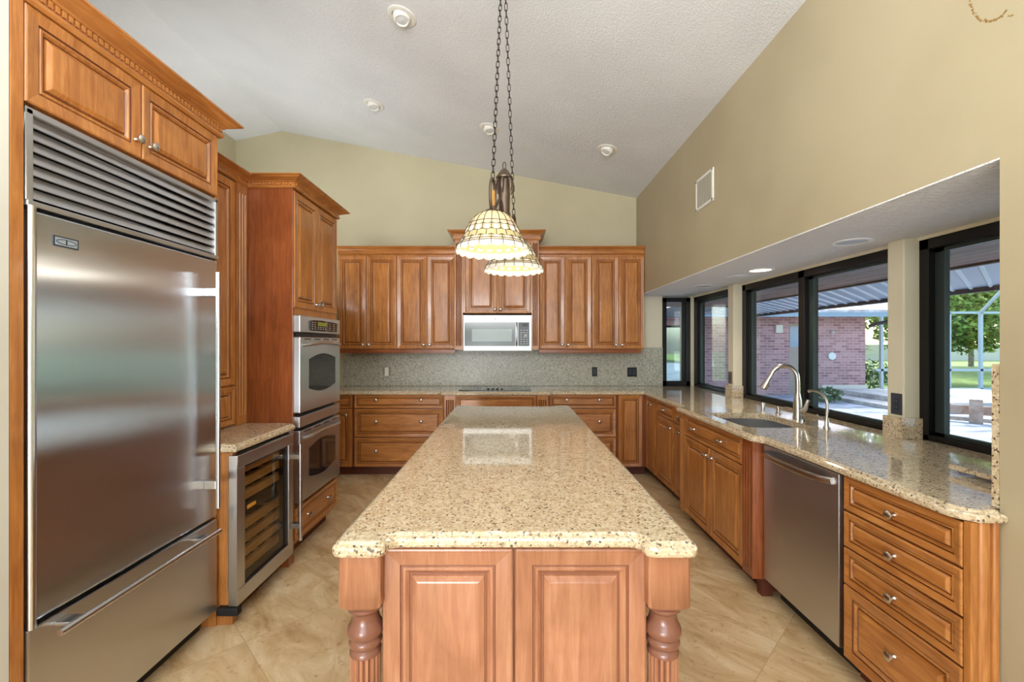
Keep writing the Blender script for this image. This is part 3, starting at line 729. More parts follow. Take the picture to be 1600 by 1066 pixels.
# wine cooler
t = thing('wine_cooler', (-1.75, 2.6, .08), 'under-counter stainless wine cooler with glass door, wooden racks and bar handle', 'wine cooler')
mb = MB(); a, b = 2.335, 2.865
mb.box(-2.05, -1.455, a, a + .02, .085, .885); mb.box(-2.05, -1.455, b - .02, b, .085, .885); mb.box(-2.05, -2.03, a, b, .085, .885); mb.box(-2.05, -1.455, a, b, .085, .105); mb.box(-2.05, -1.455, a, b, .865, .885)
mb.build('body', BLK, t)
F = Fl(-1.447)
mb = MB(); y0, y1 = 2.268, 2.845
mb.fbox(F, y0, y1, .105, .185, 0, .047); mb.fbox(F, y0, y1, .81, .875, 0, .047); mb.fbox(F, y0, y0 + .065, .185, .81, 0, .047); mb.fbox(F, y1 - .055, y1, .185, .81, 0, .047)
dr = mb.build('door', SSH, t, bevel=.003)
mb = MB(); mb.fbox(F, y0 + .063, y1 - .053, .182, .192, .002, .040); mb.fbox(F, y0 + .063, y1 - .053, .800, .812, .002, .040); mb.fbox(F, y0 + .063, y0 + .073, .185, .81, .002, .040); mb.fbox(F, y1 - .085, y1 - .053, .185, .81, .002, .040); mb.build('gasket', BLK, dr)
MB().fbox(F, y0 + .066, y1 - .056, .186, .808, .030, .034).build('glass', GLSD, dr)
MB().tube([F(2.80, .21, .115), F(2.80, .815, .115)], .011, 12).build('handle', CHRM, dr, smooth=True)
for zz in (.30, .735): MB().fbox(F, 2.792, 2.835, zz - .014, zz + .014, .047, .108).build('handle_bracket', CHRM, dr, bevel=.002)
MB().fbox(F, 2.255, 2.30, .062, .103, -.055, .052).build('hinge', RUBB, t, bevel=.006)
RACK = wood('pale_rack_wood', (190, 146, 88), (216, 172, 110), (232, 194, 136), 'y')
for zz in (.215, .29, .365, .44, .60, .675, .75):
    mb = MB(); mb.box(-1.476, -1.452, a + .03, b - .03, zz, zz + .046)
    for q in range(4): mb.box(-2.0, -1.477, a + .05 + q * .13, a + .07 + q * .13, zz, zz + .012)
    mb.build('rack', RACK, t)
MB().box(-2.0, -1.462, a + .022, b - .022, .515, .575).build('zone_divider', mat('dark_control_strip', (50, 46, 42), .4), t)
MB().box(-1.462, -1.460, a + .12, a + .20, .535, .555).build('control_panel', mat('amber_buttons', (210, 160, 70), .4, emit=(220, 150, 50), es=.3), t)

# oven tower
t = thing('oven_cabinet', (-1.8, 3.3, 0), 'tall wood cabinet housing the double wall ovens, with plain side panel and dentil crown', 'cabinet')
yo0, yo1 = 2.93, 3.665
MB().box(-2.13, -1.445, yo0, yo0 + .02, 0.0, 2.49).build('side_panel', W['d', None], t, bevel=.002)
mb = MB(); mb.box(-2.13, -1.46, yo0 + .02, yo1, 1.65, 2.49); mb.box(-2.13, -1.46, yo0 + .02, yo1, .10, .36); mb.box(-2.13, -1.46, yo1 - .02, yo1, .36, 1.65); mb.box(-2.13, -2.11, yo0 + .02, yo1 - .02, .36, 1.65); mb.box(-1.462, -1.448, yo0 + .02, yo1, 1.642, 1.70)
mb.build('body', W['c', None], t, bevel=.002)
MB().box(-2.10, -1.53, yo0 + .02, yo1 - .01, 0, .10).build('toe_kick', KICK, t)
F = Fl(-1.458)
front('door', F, 2.945, 3.295, 1.69, 2.465, t, knobs=[(3.268, 1.735)]); front('door', F, 3.30, 3.655, 1.69, 2.465, t, knobs=[(3.327, 1.735)])
front('drawer', F, 2.95, 3.655, .135, .345, t, knobs=[(3.13, .25), (3.47, .25)], hx='y', s=.6)
pr = crown_prof(2.475, 2.548, .075, -.02)
mb = MB().sweep([(-1.742, 2.927), (-1.434, 2.927), (-1.434, 3.668), (-2.12, 3.668)], pr); mb.build('crown', W['c', 'x'], t)
h = .073
dentils([(-1.735, 2.927), (-1.434, 2.927), (-1.434, 3.668)], 2.475 + .27 * h, 2.475 + .50 * h, .014, .022, t)

# double wall oven
t = thing('double_oven', (-1.8, 3.3, .36), 'stainless double wall oven with black control panel, windows and curved handles', 'oven')
a, b = 2.952, 3.64
MB().box(-2.08, -1.452, a + .005, b - .005, .365, 1.638).build('body', BLK, t)
F = Fl(-1.452)
MB().fbox(F, a, b, 1.525, 1.64, 0, .045).build('control_panel', SSH, t, bevel=.005)
PF = lambda *p: F(*p)
uv = [(a + .13, 1.54), (b - .07, 1.54), (b - .06, 1.61), (b - .2, 1.617), (b - .34, 1.619), (a + .22, 1.617), (a + .12, 1.61)]
MB().fprism(F, uv, .045, .0465).build('control_glass', DKG, t)
MB().fbox(F, a + .27, a + .43, 1.578, 1.606, .0465, .047).build('display', DSP, t)
mb = MB()
for cx in (a + .17, a + .215, a + .475, a + .55):
    for zz in (1.552, 1.567, 1.582, 1.597): mb.fbox(F, cx, cx + .024, zz, zz + .004, .0465, .0472)
for cx in (a + .27, a + .31, a + .35, a + .39):
    mb.fbox(F, cx, cx + .02, 1.553, 1.558, .0465, .0472); mb.fbox(F, cx, cx + .02, 1.566, 1.570, .0465, .0472)
mb.build('button_legends', PRNT, t)
def oven_door(z0, z1):
    o = MB().fbox(F, a, b, z0, z1, 0, .045).build('oven_door', SSH, t, bevel=.006)
    hgt = z1 - z0; w0, w1 = a + .13, b - .10; zb, zt_ = z0 + hgt * .30, z0 + hgt * .70
    uv = [(w0, zb), ]; n = 12
    uv = [(w0 + (w1 - w0) * k / n, zb - .035 * math.sin(PI * k / n)) for k in range(n + 1)] + [(w1 - (w1 - w0) * k / n, zt_ + .035 * math.sin(PI * k / n)) for k in range(n + 1)]
    MB().fprism(F, uv, .0450, .0462).build('window', DKG, o)
    pts = [F(a + .03 + (b - a - .06) * k / 16, z1 - .055 + .018 * math.sin(PI * k / 16), .046 + .05 * math.sin(PI * k / 16) ** .5) for k in range(17)]
    MB().tube(pts, .012, 10).build('handle', CHRM, o, smooth=True)
    mb = MB()
    for k in range(4): mb.fbox(F, a + .06 + k * .155, a + .16 + k * .155, z1 - .018, z1 - .010, .045, .0456)
    mb.build('vent_slots', BLK, o)
oven_door(.985, 1.495); oven_door(.385, .868)
MB().fbox(F, a, b, .888, .962, 0, .043).build('divider_strip', SSH, t, bevel=.004)
MB().fbox(F, a + .01, b - .01, 1.497, 1.523, 0, .02).build('vent', BLK, t)

# ================================================================== ISLAND
xi0, xi1, yi0, yi1 = -.36, .375, 1.245, 3.66
t = thing('island_cabinet', (0, 2.4, 0), 'long wood kitchen island cabinet with raised end panels and turned corner posts', 'island')
MB().box(xi0, xi1, yi0, yi1, ZK, ZT).build('body', W['i', None], t, bevel=.002)
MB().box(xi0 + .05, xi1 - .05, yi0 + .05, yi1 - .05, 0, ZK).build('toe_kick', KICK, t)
F = Fy(yi0); xm = (xi0 + xi1) / 2 - .002
def idoor(F, a, b, wk='i'): return MB().panel(F, a, b, .105, .886, dprof(1.08, .024)).build('panel', [W[wk, None], GLZI], t)
idoor(F, xi0 + .004, xm - .002); idoor(F, xm + .004, xi1 - .004)
F2 = Fr(xi0); F3 = Fl(xi1)
for k in range(4):
    a = 1.30 + k * .575
    MB().panel(F2, a, a + .56, .105, .886, dprof(1.0)).build('panel', [W['i', None], GLZI], t)
    MB().panel(F3, a, a + .56, .105, .886, dprof(1.0)).build('panel', [W['i', None], GLZI], t)
def post(cx, cy):
    mb = MB(); r = .0555
    ztop = ZT - .001; zs = .745; c = .004
    def sq(rr, z, ch=.006): return [(cx + x_, cy + y_, z) for x_, y_ in ((-rr + ch, -rr), (rr - ch, -rr), (rr, -rr + ch), (rr, rr - ch), (rr - ch, rr), (-rr + ch, rr), (-rr, rr - ch), (-rr, -rr + ch))]
    mb.rings([sq(r, ztop), sq(r, zs), sq(r * .83, zs - .012, .018)])
    mb.rings([sq(r * .8, 0, .02), sq(r, .012), sq(r, .14), sq(r * .83, .152, .018)])
    prof = [(.040, zs - .010), (.047, zs - .016), (.047, zs - .024), (.040, zs - .030), (.036, zs - .036), (.0365, zs - .048), (.040, zs - .062), (.047, zs - .074), (.0495, zs - .086), (.046, zs - .097),
            (.040, zs - .104), (.044, zs - .110), (.0455, zs - .118), (.042, zs - .126), (.037, zs - .131), (.040, zs - .137), (.043, zs - .143), (.0425, zs - .150)]
    mb.lathe((cx, cy, 0), prof, seg=28, mi=1)
    prof2 = [(.0425, .22), (.046, .21), (.046, .20), (.038, .19), (.047, .175), (.047, .165), (.040, .152)]
    mb.lathe((cx, cy, 0), prof2, seg=28, mi=1)
    nf = 16; R = []
    for z in (zs - .149, .219):
        L = []
        for k in range(nf):
            for f, rr in ((0, .0415), (.18, .0415), (.32, .0365), (.5, .035), (.68, .0365), (.82, .0415)):
                an = 2 * PI * (k + f) / nf; L.append((cx + rr * math.cos(an), cy + rr * math.sin(an), z))
        R.append(L)
    o = len(mb.v); N = len(R[0]); mb.v += [Vector(p) for p in R[0] + R[1]]
    for i in range(N):
        mb.f.append([o + i, o + (i + 1) % N, o + N + (i + 1) % N, o + N + i]); mb.m.append(1 if i % 6 in (2, 3) else 0)
    return mb.build('post', [W['i', None], mat('turned_glazed_wood', (128, 82, 64), .3, coat=.5)], t, smooth=True)
post(-.4065, 1.2365); post(.421, 1.2365); post(-.4065, 3.675); post(.421, 3.675)
def isl(xa, xb, ya, yb, nx, ny):
    r = .035; q = .03
    return [(xa, ya, r), (xa + nx, ya, r), (xa + nx + .004, ya + ny, q), (xb - nx - .004, ya + ny, q), (xb - nx, ya, r), (xb, ya, r),
            (xb, yb, r), (xb - nx, yb, r), (xb - nx - .004, yb - ny, q), (xa + nx + .004, yb - ny, q), (xa + nx, yb, r), (xa, yb, r)]
slab(rnd_poly(isl(-.475, .492, 1.150, 3.755, .143, .058), 5), ZT, .93, NOSE).build('island_countertop', GR, org=(0, 2.4, ZT))
tag(bpy.data.objects['island_countertop'], 'long beige granite island top with notched rounded corners', 'countertop')

# ================================================================== PENDANT FIXTURE
t = thing('pendant_light', (-.042, 2.53, 3.5), 'bronze island chandelier on two chains with two stained-glass shades', 'pendant lamp')
cx, cy = -.042, 2.53; zl = zc(cx)
MB().lathe((cx, cy, zl - .002), [(.07, .02), (.07, -.01), (.055, -.03), (.02, -.04), (.01, -.055)], seg=20).build('canopy', IRON, t, smooth=True)
def chain(A, B, name='chain'):
    A = Vector(A); B = Vector(B); L = (B - A).length; dd = (B - A) / L; pitch = .036; n = int(L / pitch); pitch = L / n; mb = MB()
    s1 = dd.orthogonal().normalized(); s2 = dd.cross(s1)
    for k in range(n):
        c = A + dd * pitch * (k + .5); s_ = (s1 * math.cos(.5) + s2 * math.sin(.5)) if k % 2 else (s2 * math.cos(.5) - s1 * math.sin(.5))
        hl_, hw = .0135, .0085; pts = []
        for q in range(5): an = -PI / 2 + PI * q / 4; pts.append(c + dd * (hl_ + hw * math.cos(an)) * 1 + s_ * hw * math.sin(an))
        for q in range(5): an = PI / 2 + PI * q / 4; pts.append(c + dd * (-hl_ + hw * math.cos(an)) + s_ * hw * math.sin(an))
        mb.tube(pts, .0021, 5, True)
    return mb.build(name, CHN, t)
L1 = (-.096, 2.25); L2 = (.014, 2.81)
chain((L1[0], L1[1], 2.285), (cx - .015, cy - .04, zl - .04)); chain((L2[0], L2[1], 2.262), (cx + .005, cy + .04, zl - .04))
mb = MB()
mb.lathe((cx, cy, 0), [(.008, 2.445), (.018, 2.440), (.036, 2.415), (.050, 2.395), (.048, 2.388), (.030, 2.385), (.030, 2.36), (.033, 2.30), (.031, 2.20), (.026, 2.08), (.020, 2.04), (.028, 2.03), (.024, 2.01), (.008, 1.995)], seg=14)
for k in range(14):
    an = 2 * PI * k / 7 + (0 if k < 7 else .45)
for k in range(6):
    an = 2 * PI * k / 6 + .3; pp = [(cx + (.034 + .018 * math.sin(q * .7)) * math.cos(an), cy + (.034 + .018 * math.sin(q * .7)) * math.sin(an), 2.39 - .022 * q) for q in range(5)]
    mb.tube(pp, [.010, .011, .010, .007, .003], 6)
mb.build('centre_column', IRON, t, smooth=True)
mb = MB(); mb.tube([(cx + .009 * math.cos(a_), cy, 2.462 + .022 * math.sin(a_)) for a_ in [2 * PI * q / 12 for q in range(12)]], .0025, 6, True); mb.build('top_loop', CHN, t, smooth=True)
def lamp_head(x, y, zr, ztop):
    dv = Vector((L2[0] - L1[0], L2[1] - L1[1], 0)).normalized() * (1 if y < cy else -1)
    # ring of wrought iron in the plane of the fixture
    h_ = (ztop - (zr + .185)) / 2; zc_ = (ztop + zr + .185) / 2
    mb = MB(); P = []
    for q in range(24):
        an = 2 * PI * q / 24; P.append(Vector((x, y, zc_)) + dv * .055 * math.cos(an) + Vector((0, 0, h_ * math.sin(an))))
    mb.tube(P, .0075, 8, True); mb.build('ring', IRON, t, smooth=True)
    # arm to the column
    A = Vector((x, y, zr + .20)); B = Vector((cx, cy, 2.12)); pts = [A + (B - A) * (q / 14) + Vector((0, 0, .10 * math.sin(PI * q / 14) - .03 * math.sin(2 * PI * q / 14))) for q in range(15)]
    MB().tube(pts, .008, 8).build('arm', IRON, t, smooth=True)
    MB().lathe((x, y, 0), [(.010, zr + .30), (.012, zr + .295), (.012, zr + .225), (.010, zr + .22)], seg=12).build('candle_sleeve', IVR, t, smooth=True)
    MB().lathe((x, y, 0), [(.006, zr + .225), (.014, zr + .220), (.018, zr + .205), (.034, zr + .200), (.052, zr + .188), (.050, zr + .184), (.01, zr + .186)], seg=20).build('shade_cap', IRON, t, smooth=True)
    N = 20; sub = 4
    prof = [(.048, .187), (.075, .176), (.103, .152), (.121, .124), (.132, .102), (.139, .088), (.146, .072), (.154, .056), (.163, .040), (.172, .026), (.180, .014), (.185, .002), (.187, -.008)]
    mrow = [0, 0, 0, 3, 1, 1, 2, 2, 1, 3, 1, 1]
    mb = MB(); seg = N * sub; R = []
    for j, (r_, hh) in enumerate(prof):
        row = []
        for k in range(seg):
            an = 2 * PI * k / seg; sc = abs(math.sin(PI * k / sub)) if j >= len(prof) - 2 else 0
            row.append((x + r_ * math.cos(an), y + r_ * math.sin(an), zr + hh - sc * (.011 if j == len(prof) - 1 else .004)))
        R.append(row)
    o = 0
    for r_ in R: mb.v += [Vector(p) for p in r_]
    for j in range(len(R) - 1):
        for k in range(seg):
            mi = mrow[j]
            if j in (4, 5, 8) and k % sub in (0, sub - 1): mi = 2
            mb.f.append([j * seg + k, j * seg + (k + 1) % seg, (j + 1) * seg + (k + 1) % seg, (j + 1) * seg + k]); mb.m.append(mi)
    sh = mb.build('glass_shade', SG, t, smooth=True)
    so = sh.modifiers.new('solid', 'SOLIDIFY'); so.thickness = .0014
    mb = MB()
    for k in range(N):
        for (j0, j1, off) in ((0, 4, 0), (4, 6, 0), (6, 8, .5), (8, 12, 0)):
            pts = []
            for j in range(j0, j1 + 1):
                an = 2 * PI * (k + off) / N; pts.append((x + (prof[j][0] + .0005) * math.cos(an), y + (prof[j][0] + .0005) * math.sin(an), zr + prof[j][1]))
            mb.tube(pts, .0021, 4)
    for j in (3, 4, 6, 8, 9, 10):
        mb.tube([(x + (prof[j][0] + .0004) * math.cos(2 * PI * k / 60), y + (prof[j][0] + .0004) * math.sin(2 * PI * k / 60), zr + prof[j][1] + (.004 * math.cos(20 * 2 * PI * k / 60) if j in (4, 6, 8) else 0)) for k in range(60)], .0019, 4, True)
    mb.build('leading', LEAD, t)
    MB().lathe((x, y, 0), [(.010, zr + .16), (.020, zr + .13), (.030, zr + .095), (.026, zr + .065), (.012, zr + .052), (.002, zr + .050)], seg=16).build('bulb', GLOW, t, smooth=True)
    l_ = lamp('POINT', 'pendant_bulb_light', (x, y, zr + .0), .9, (1, .90, .74), shadow_soft_size=.04)
lamp_head(L1[0], L1[1], 1.925, 2.285); lamp_head(L2[0], L2[1], 1.920, 2.262)

# ================================================================== CEILING LIGHTS
nv = Vector((-.19, 0, -1)).normalized()
spots = [(-.745, 3.013, 'recessed eyeball ceiling light nearest the camera, above the left of the island'), (-1.347, 4.338, 'recessed eyeball ceiling light farthest left, near the back wall'),
         (-.217, 4.372, 'recessed eyeball ceiling light partly behind the pendant chain'), (.936, 4.346, 'recessed eyeball ceiling light farthest right')]
for x, y, lab in spots:
    p = Vector((x, y, zc(x)))
    t = thing('ceiling_light', p, lab, 'ceiling light', 'eyeball lights in the sloped ceiling')
    MB().lathe(p, [(.098, -.002), (.098, .006), (.088, .010), (.066, .008), (.064, -.0005)], nv, 28, cap=False).build('trim_ring', WHT, t, smooth=True)
    ax = (nv + Vector((.25 if x < .5 else -.25, -.2, 0))).normalized()
    MB().lathe(p, [(.062, -.001), (.063, .010), (.059, .026), (.048, .040), (.044, .042), (.042, .034), (.036, .026)], ax, 24, cap=False).build('eyeball', WHT, t, smooth=True)
    MB().lathe(p, [(.042, .030), (.030, .036), (.004, .038)], ax, 20).build('lens', mat('frosted_lens', (205, 208, 208), .3), t, smooth=True)
bays = [(1.93, 4.47, False, 'unlit recessed soffit light farthest down the bay'), (1.96, 3.50, True, 'lit recessed soffit light above the sink window'), (1.936, 2.53, False, 'unlit white-rimmed recessed soffit light nearest the camera')]
for x, y, lit, lab in bays:
    t = thing('soffit_light', (x, y, 2.03), lab, 'ceiling light', 'recessed lights in the bay soffit')
    MB().lathe((x, y, 2.03), [(.098, -.002), (.098, .005), (.085, .008), (.076, .004), (.076, -.001)], (0, 0, -1), 28, cap=False).build('trim_ring', mat('pure_white_trim', (240, 240, 240), .4), t, smooth=True)
    MB().lathe((x, y, 2.03), [(.078, .001), (.06, .003), (.004, .004)], (0, 0, -1), 24).build('lens', GLOW if lit else mat('grey_lens', (176, 178, 182), .3), t, smooth=True)
    if lit: lamp('SPOT', 'soffit_spot', (x, y, 2.015), 14, (1, .86, .66), (0, 0, 0), spot_size=2.4, spot_blend=.9, shadow_soft_size=.06)
o = MB().lathe((1.95, 3.83, 2.03), [(.085, -.001), (.085, .004), (.078, .007), (.004, .007)], (0, 0, -1), 28).build('blank_cover', M_SOF, org=(1.95, 3.83, 2.03), smooth=True)
tag(o, 'round stucco-coloured blank cover on the bay soffit beyond the lit light', 'cover plate')

# wall vent
t = thing('wall_vent', (RX, 3.52, 2.66), 'small white louvred air vent high on the right wall', 'vent')
F = Fr(RX - .001); a, b, z0, z1 = 3.366, 3.68, 2.537, 2.79
mb = MB(); mb.fbox(F, a, b, z0, z0 + .022, 0, .012); mb.fbox(F, a, b, z1 - .022, z1, 0, .012); mb.fbox(F, a, a + .022, z0, z1, 0, .012); mb.fbox(F, b - .022, b, z0, z1, 0, .012); mb.build('frame', WHT, t, bevel=.002)
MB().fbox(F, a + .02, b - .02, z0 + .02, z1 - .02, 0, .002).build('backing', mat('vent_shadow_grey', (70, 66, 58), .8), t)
mb = MB()
for k in range(14):
    yy = a + .028 + k * .0192; mb.fbox(F, yy, yy + .010, z0 + .02, z1 - .02, .003, .009)
mb.build('louvres', mat('vent_louvre', (170, 164, 146), .5), t)

# outlets
def outlet(F, u, v, w_, h_, lab, mplate, n=1, grp=None, white=False):
    p = F(u, v, 0); t = thing('outlet', p, lab, 'outlet', grp)
    MB().fbox(F, u - w_ / 2, u + w_ / 2, v - h_ / 2, v + h_ / 2, .0005, .006).build('plate', mplate, t, bevel=.002)
    for k in range(n):
        uu = u + (k - (n - 1) / 2) * .046
        MB().fbox(F, uu - .016, uu + .016, v - .033, v + .033, .006, .008).build('receptacle', mat('dark_receptacle', (40, 46, 60), .35), t, bevel=.001)
        mb = MB()
        for s_ in (-.017, .017): mb.fbox(F, uu - .008, uu - .005, v + s_ - .005, v + s_ + .006, .008, .0084); mb.fbox(F, uu + .005, uu + .008, v + s_ - .005, v + s_ + .006, .008, .0084)
        mb.build('slots', mat('slot_grey', (110, 114, 120), .5), t)
    return t
Fb = Fy(DB - .02); DKP = mat('black_outlet_plate', (26, 30, 36), .3)
kx = DB / 694; 
def bx(px): return (px - 799.5) * 5.45 / 694
def bz(py): return 1.45 - (py - 537) * 5.45 / 694
outlet(Fb, bx(929), bz(581), .065, .115, 'single black outlet on the backsplash, the narrower of the right-hand pair', DKP)
outlet(Fb, bx(987.5), bz(581.5), .118, .115, 'double-gang black outlet on the backsplash near the corner', DKP, 2)
TANP = mat('tan_outlet_plate', (140, 122, 98), .4)
t = outlet(Fb, bx(605), bz(580), .085, .10, 'tan outlet on the left backsplash with a white plug-in unit', TANP, 1)
o = MB().fbox(Fb, bx(602.5), bx(608.5), bz(587.5), bz(574), .009, .05).build('plug_in_unit', WHT, None, org=Fb(bx(605), bz(580), .009), bevel=.006)
tag(o, 'small white plug-in unit stuck in the left backsplash outlet', 'plug-in unit')
Fp = Fr(WX - .09)
outlet(Fp, 2.478, 1.45 - (631.5 - 537) * 2.47 / 694, .070, .118, 'dark blue-grey outlet on the nearer bay post above its granite block', mat('slate_outlet_plate', (58, 62, 76), .35))
outlet(Fp, 4.365, 1.115, .070, .118, 'bronze outlet on the farther bay post above its granite block', mat('bronze_outlet_plate', (108, 92, 74), .4))

# ================================================================== FAUCETS
ZC = .9305
t = thing('kitchen_faucet', (1.97, 3.06, ZC), 'tall brushed-nickel gooseneck pull-down faucet behind the sink', 'faucet')
MB().lathe((1.97, 3.06, ZC), [(.031, 0), (.031, .012), (.028, .03), (.027, .08), (.025, .13), (.019, .16), (.016, .18)], seg=20).build('body', NICK, t, smooth=True)
pts = [(1.97, 3.06, ZC + .16), (1.97, 3.06, ZC + .25)]
for q in range(1, 13):
    an = PI * q / 12 * .93; pts.append((1.97 - .078 + .078 * math.cos(an), 3.06 + .004 * q, ZC + .28 + .085 * math.sin(an)))
MB().tube(pts, .0155, 12).build('spout', NICK, t, smooth=True)
e = Vector(pts[-1]); dn = (Vector(pts[-1]) - Vector(pts[-2])).normalized(); dn = (dn + Vector((-.12, 0, 0))).normalized()
MB().lathe(e, [(.0155, -.005), (.017, .02), (.020, .05), (.026, .105), (.024, .11), (.005, .11)], dn, 16).build('spray_head', NICK, t, smooth=True)
MB().tube([(1.972, 3.05, ZC + .055), (1.984, 3.025, ZC + .058), (1.992, 3.012, ZC + .075), (2.003, 3.0, ZC + .14)], [.016, .017, .014, .011], 10).build('handle', NICK, t, smooth=True)
t = thing('filter_faucet', (1.925, 2.714, ZC), 'small slim filtered-water faucet at the near end of the sink', 'faucet')
MB().lathe((1.925, 2.714, ZC), [(.020, 0), (.020, .006), (.013, .016), (.012, .05), (.009, .055), (.008, .065)], seg=16).build('body', NICK, t, smooth=True)
pts = [(1.925, 2.714, ZC + .06), (1.928, 2.714, ZC + .12)]
for q in range(0, 11):
    an = PI * q / 10 * .6; pts.append((1.925 - .075 + .078 * math.cos(an) + .0, 2.714 + .002 * q, ZC + .145 + .085 * math.sin(an)))
MB().tube(pts, [.008] * (len(pts) - 1) + [.010], 10).build('spout', NICK, t, smooth=True)
MB().tube([(1.915, 2.714, ZC + .05), (1.885, 2.72, ZC + .066), (1.872, 2.722, ZC + .085)], [.006, .005, .0035], 8).build('handle', NICK, t, smooth=True)
t = thing('soap_dispenser', (1.95, 3.25, ZC), 'short nickel soap dispenser with thin spout beside the tall faucet', 'dispenser')
MB().lathe((1.95, 3.25, ZC), [(.020, 0), (.020, .004), (.014, .008), (.0135, .055), (.010, .058), (.002, .058)], seg=16).build('body', NICK, t, smooth=True)
MB().tube([(1.95, 3.25, ZC + .050), (2.0, 3.235, ZC + .056), (2.035, 3.225, ZC + .050)], .005, 8).build('spout', NICK, t, smooth=True)
o = MB().lathe((1.945, 3.44, ZC), [(.018, 0), (.018, .004), (.014, .006), (.014, .060), (.012, .064), (.002, .065)], seg=16).build('air_gap_cap', NICK, None, org=(1.945, 3.44, ZC), smooth=True)
tag(o, 'plain nickel air-gap cylinder on the counter, farthest of the sink fittings', 'air gap')

# ================================================================== OUTSIDE
struct(MB().box(2.34, 15.0, -8, 14.0, -.2, -.05).build('patio', M_PATIO))
tag(MB().box(-40, 70, 14.0, 90, -.3, -.10).build('lawn', M_LAWN), 'sunlit green lawn beyond the pool cage', 'lawn', kind='stuff')
MB().box(15.0, 70, -40, 14.0, -.3, -.10).build('lawn', M_LAWN); tag(bpy.data.objects['lawn.001'], 'grass to the side of the patio', 'lawn', kind='stuff')
struct(MB().box(-3.6, 4.05, DB + .2, 8.5, 2.15, 2.19).build('added_back_eave', M_EAVE))  # eave added over the back to keep sun out of the narrow window
mb = MB()
for k in range(11): mb.box(2.43 + k * .148, 2.43 + k * .148 + .142, -6, DB + .19, 2.15, 2.19)
mb.box(2.43, 4.05, -6, DB + .19, 2.17, 2.20)
struct(mb.build('eave_soffit', M_EAVE)); struct(MB().box(4.05, 4.10, -6, 12.2, 2.13, 2.38).build('eave_fascia', M_DKB))
t = thing('patio_cover', (5.2, 3, 2.2), 'blue-grey ribbed metal patio roof beyond the eave boards', 'patio roof')
def pz(x): return 2.31 - (x - 4.1) * .05
mb = MB(); x0, x1 = 4.10, 6.25
mb.add([(x0, -6, pz(x0)), (x1, -6, pz(x1)), (x1, 12.2, pz(x1)), (x0, 12.2, pz(x0)), (x0, -6, pz(x0) + .03), (x1, -6, pz(x1) + .03), (x1, 12.2, pz(x1) + .03), (x0, 12.2, pz(x0) + .03)],
       [(0, 3, 2, 1), (4, 5, 6, 7), (0, 1, 5, 4), (1, 2, 6, 5), (2, 3, 7, 6), (3, 0, 4, 7)])
mb.build('roof_panel', M_PANEL, t)
mb = MB(); y = -7.8; bb = .85
while y < 12.0:
    xa, xb = x0, x1; ya, yb = y, y + (x1 - x0) * bb
    if ya < -6: xa = x0 + (-6 - ya) / bb; ya = -6
    if yb > 12.2: xb = x1 - (yb - 12.2) / bb; yb = 12.2
    if xb > xa + .05:
        w_ = .03
        mb.add([(xa, ya, pz(xa) - .018), (xb, yb, pz(xb) - .018), (xb, yb + w_, pz(xb) - .018), (xa, ya + w_, pz(xa) - .018), (xa, ya - .02, pz(xa)), (xb, yb - .02, pz(xb)), (xb, yb + w_ + .02, pz(xb)), (xa, ya + w_ + .02, pz(xa))],
               [(0, 3, 2, 1), (4, 5, 6, 7), (0, 1, 5, 4), (1, 2, 6, 5), (2, 3, 7, 6), (3, 0, 4, 7)])
    y += .25
mb.build('roof_ribs', M_RIB, t)
MB().box(6.25, 6.33, -6, 12.2, 2.14, 2.25).build('edge_beam', M_DKB, t)
# brick wing
t = thing('brick_wing', (7, 13.5, 0), 'reddish brick wing of the house across the patio', 'building')
mb = MB(); mb.box(2.0, 4.30, 13.0, 13.2, -.05, 2.35); mb.box(5.02, 8.12, 13.0, 13.2, -.05, 2.35); mb.box(8.72, 10.35, 13.0, 13.2, -.05, 2.35); mb.box(4.30, 5.02, 13.0, 13.2, 1.98, 2.35); mb.box(8.12, 8.72, 13.0, 13.2, 2.05, 2.35); mb.box(10.15, 10.35, 13.2, 18, -.05, 2.35)
mb.build('wall', M_BRICK, t)
mb = MB(); mb.add([(2, 12.45, 2.40), (11.3, 12.45, 2.40), (11.3, 17, 4.0), (2, 17, 4.0), (2, 12.45, 2.30), (11.3, 12.45, 2.30), (11.3, 17, 3.9), (2, 17, 3.9)], [(0, 1, 2, 3), (7, 6, 5, 4), (0, 4, 5, 1), (1, 5, 6, 2), (2, 6, 7, 3), (3, 7, 4, 0)])
mb.build('roof', M_TILE, t)
MB().box(2.0, 11.3, 12.36, 12.46, 2.20, 2.32).build('gutter', mat('blue_grey_gutter', (140, 160, 172), .4), t)
MB().tube([(10.95, 12.45, 2.2), (10.9, 12.5, 2.12), (10.5, 12.8, 2.02), (10.42, 12.95, 1.95)], .05, 8).build('downspout', M_DKB, t, smooth=True)
MB().box(9.05, 10.36, 12.94, 12.999, -.05, .24).build('plinth', M_FENCE, t)
dr = MB().box(8.14, 8.70, 13.10, 13.14, -.05, 2.05).build('entry_door', M_TAN, t)
MB().box(8.20, 8.64, 13.09, 13.10, 1.35, 1.95).build('door_window', mat('sky_glass', (150, 170, 185), .05, spec=.9), dr)
fr = MB(); fr.box(4.30, 4.36, 13.02, 13.1, -.05, 1.98); fr.box(4.96, 5.02, 13.02, 13.1, -.05, 1.98); fr.box(4.30, 5.02, 13.02, 13.1, 1.92, 1.98); dr = fr.build('sliding_door_frame', BRZ, t)
MB().box(4.36, 4.96, 13.05, 13.06, -.05, 1.92).build('pane', mat('mirror_glass', (170, 180, 175), .03, metal=.85), dr)
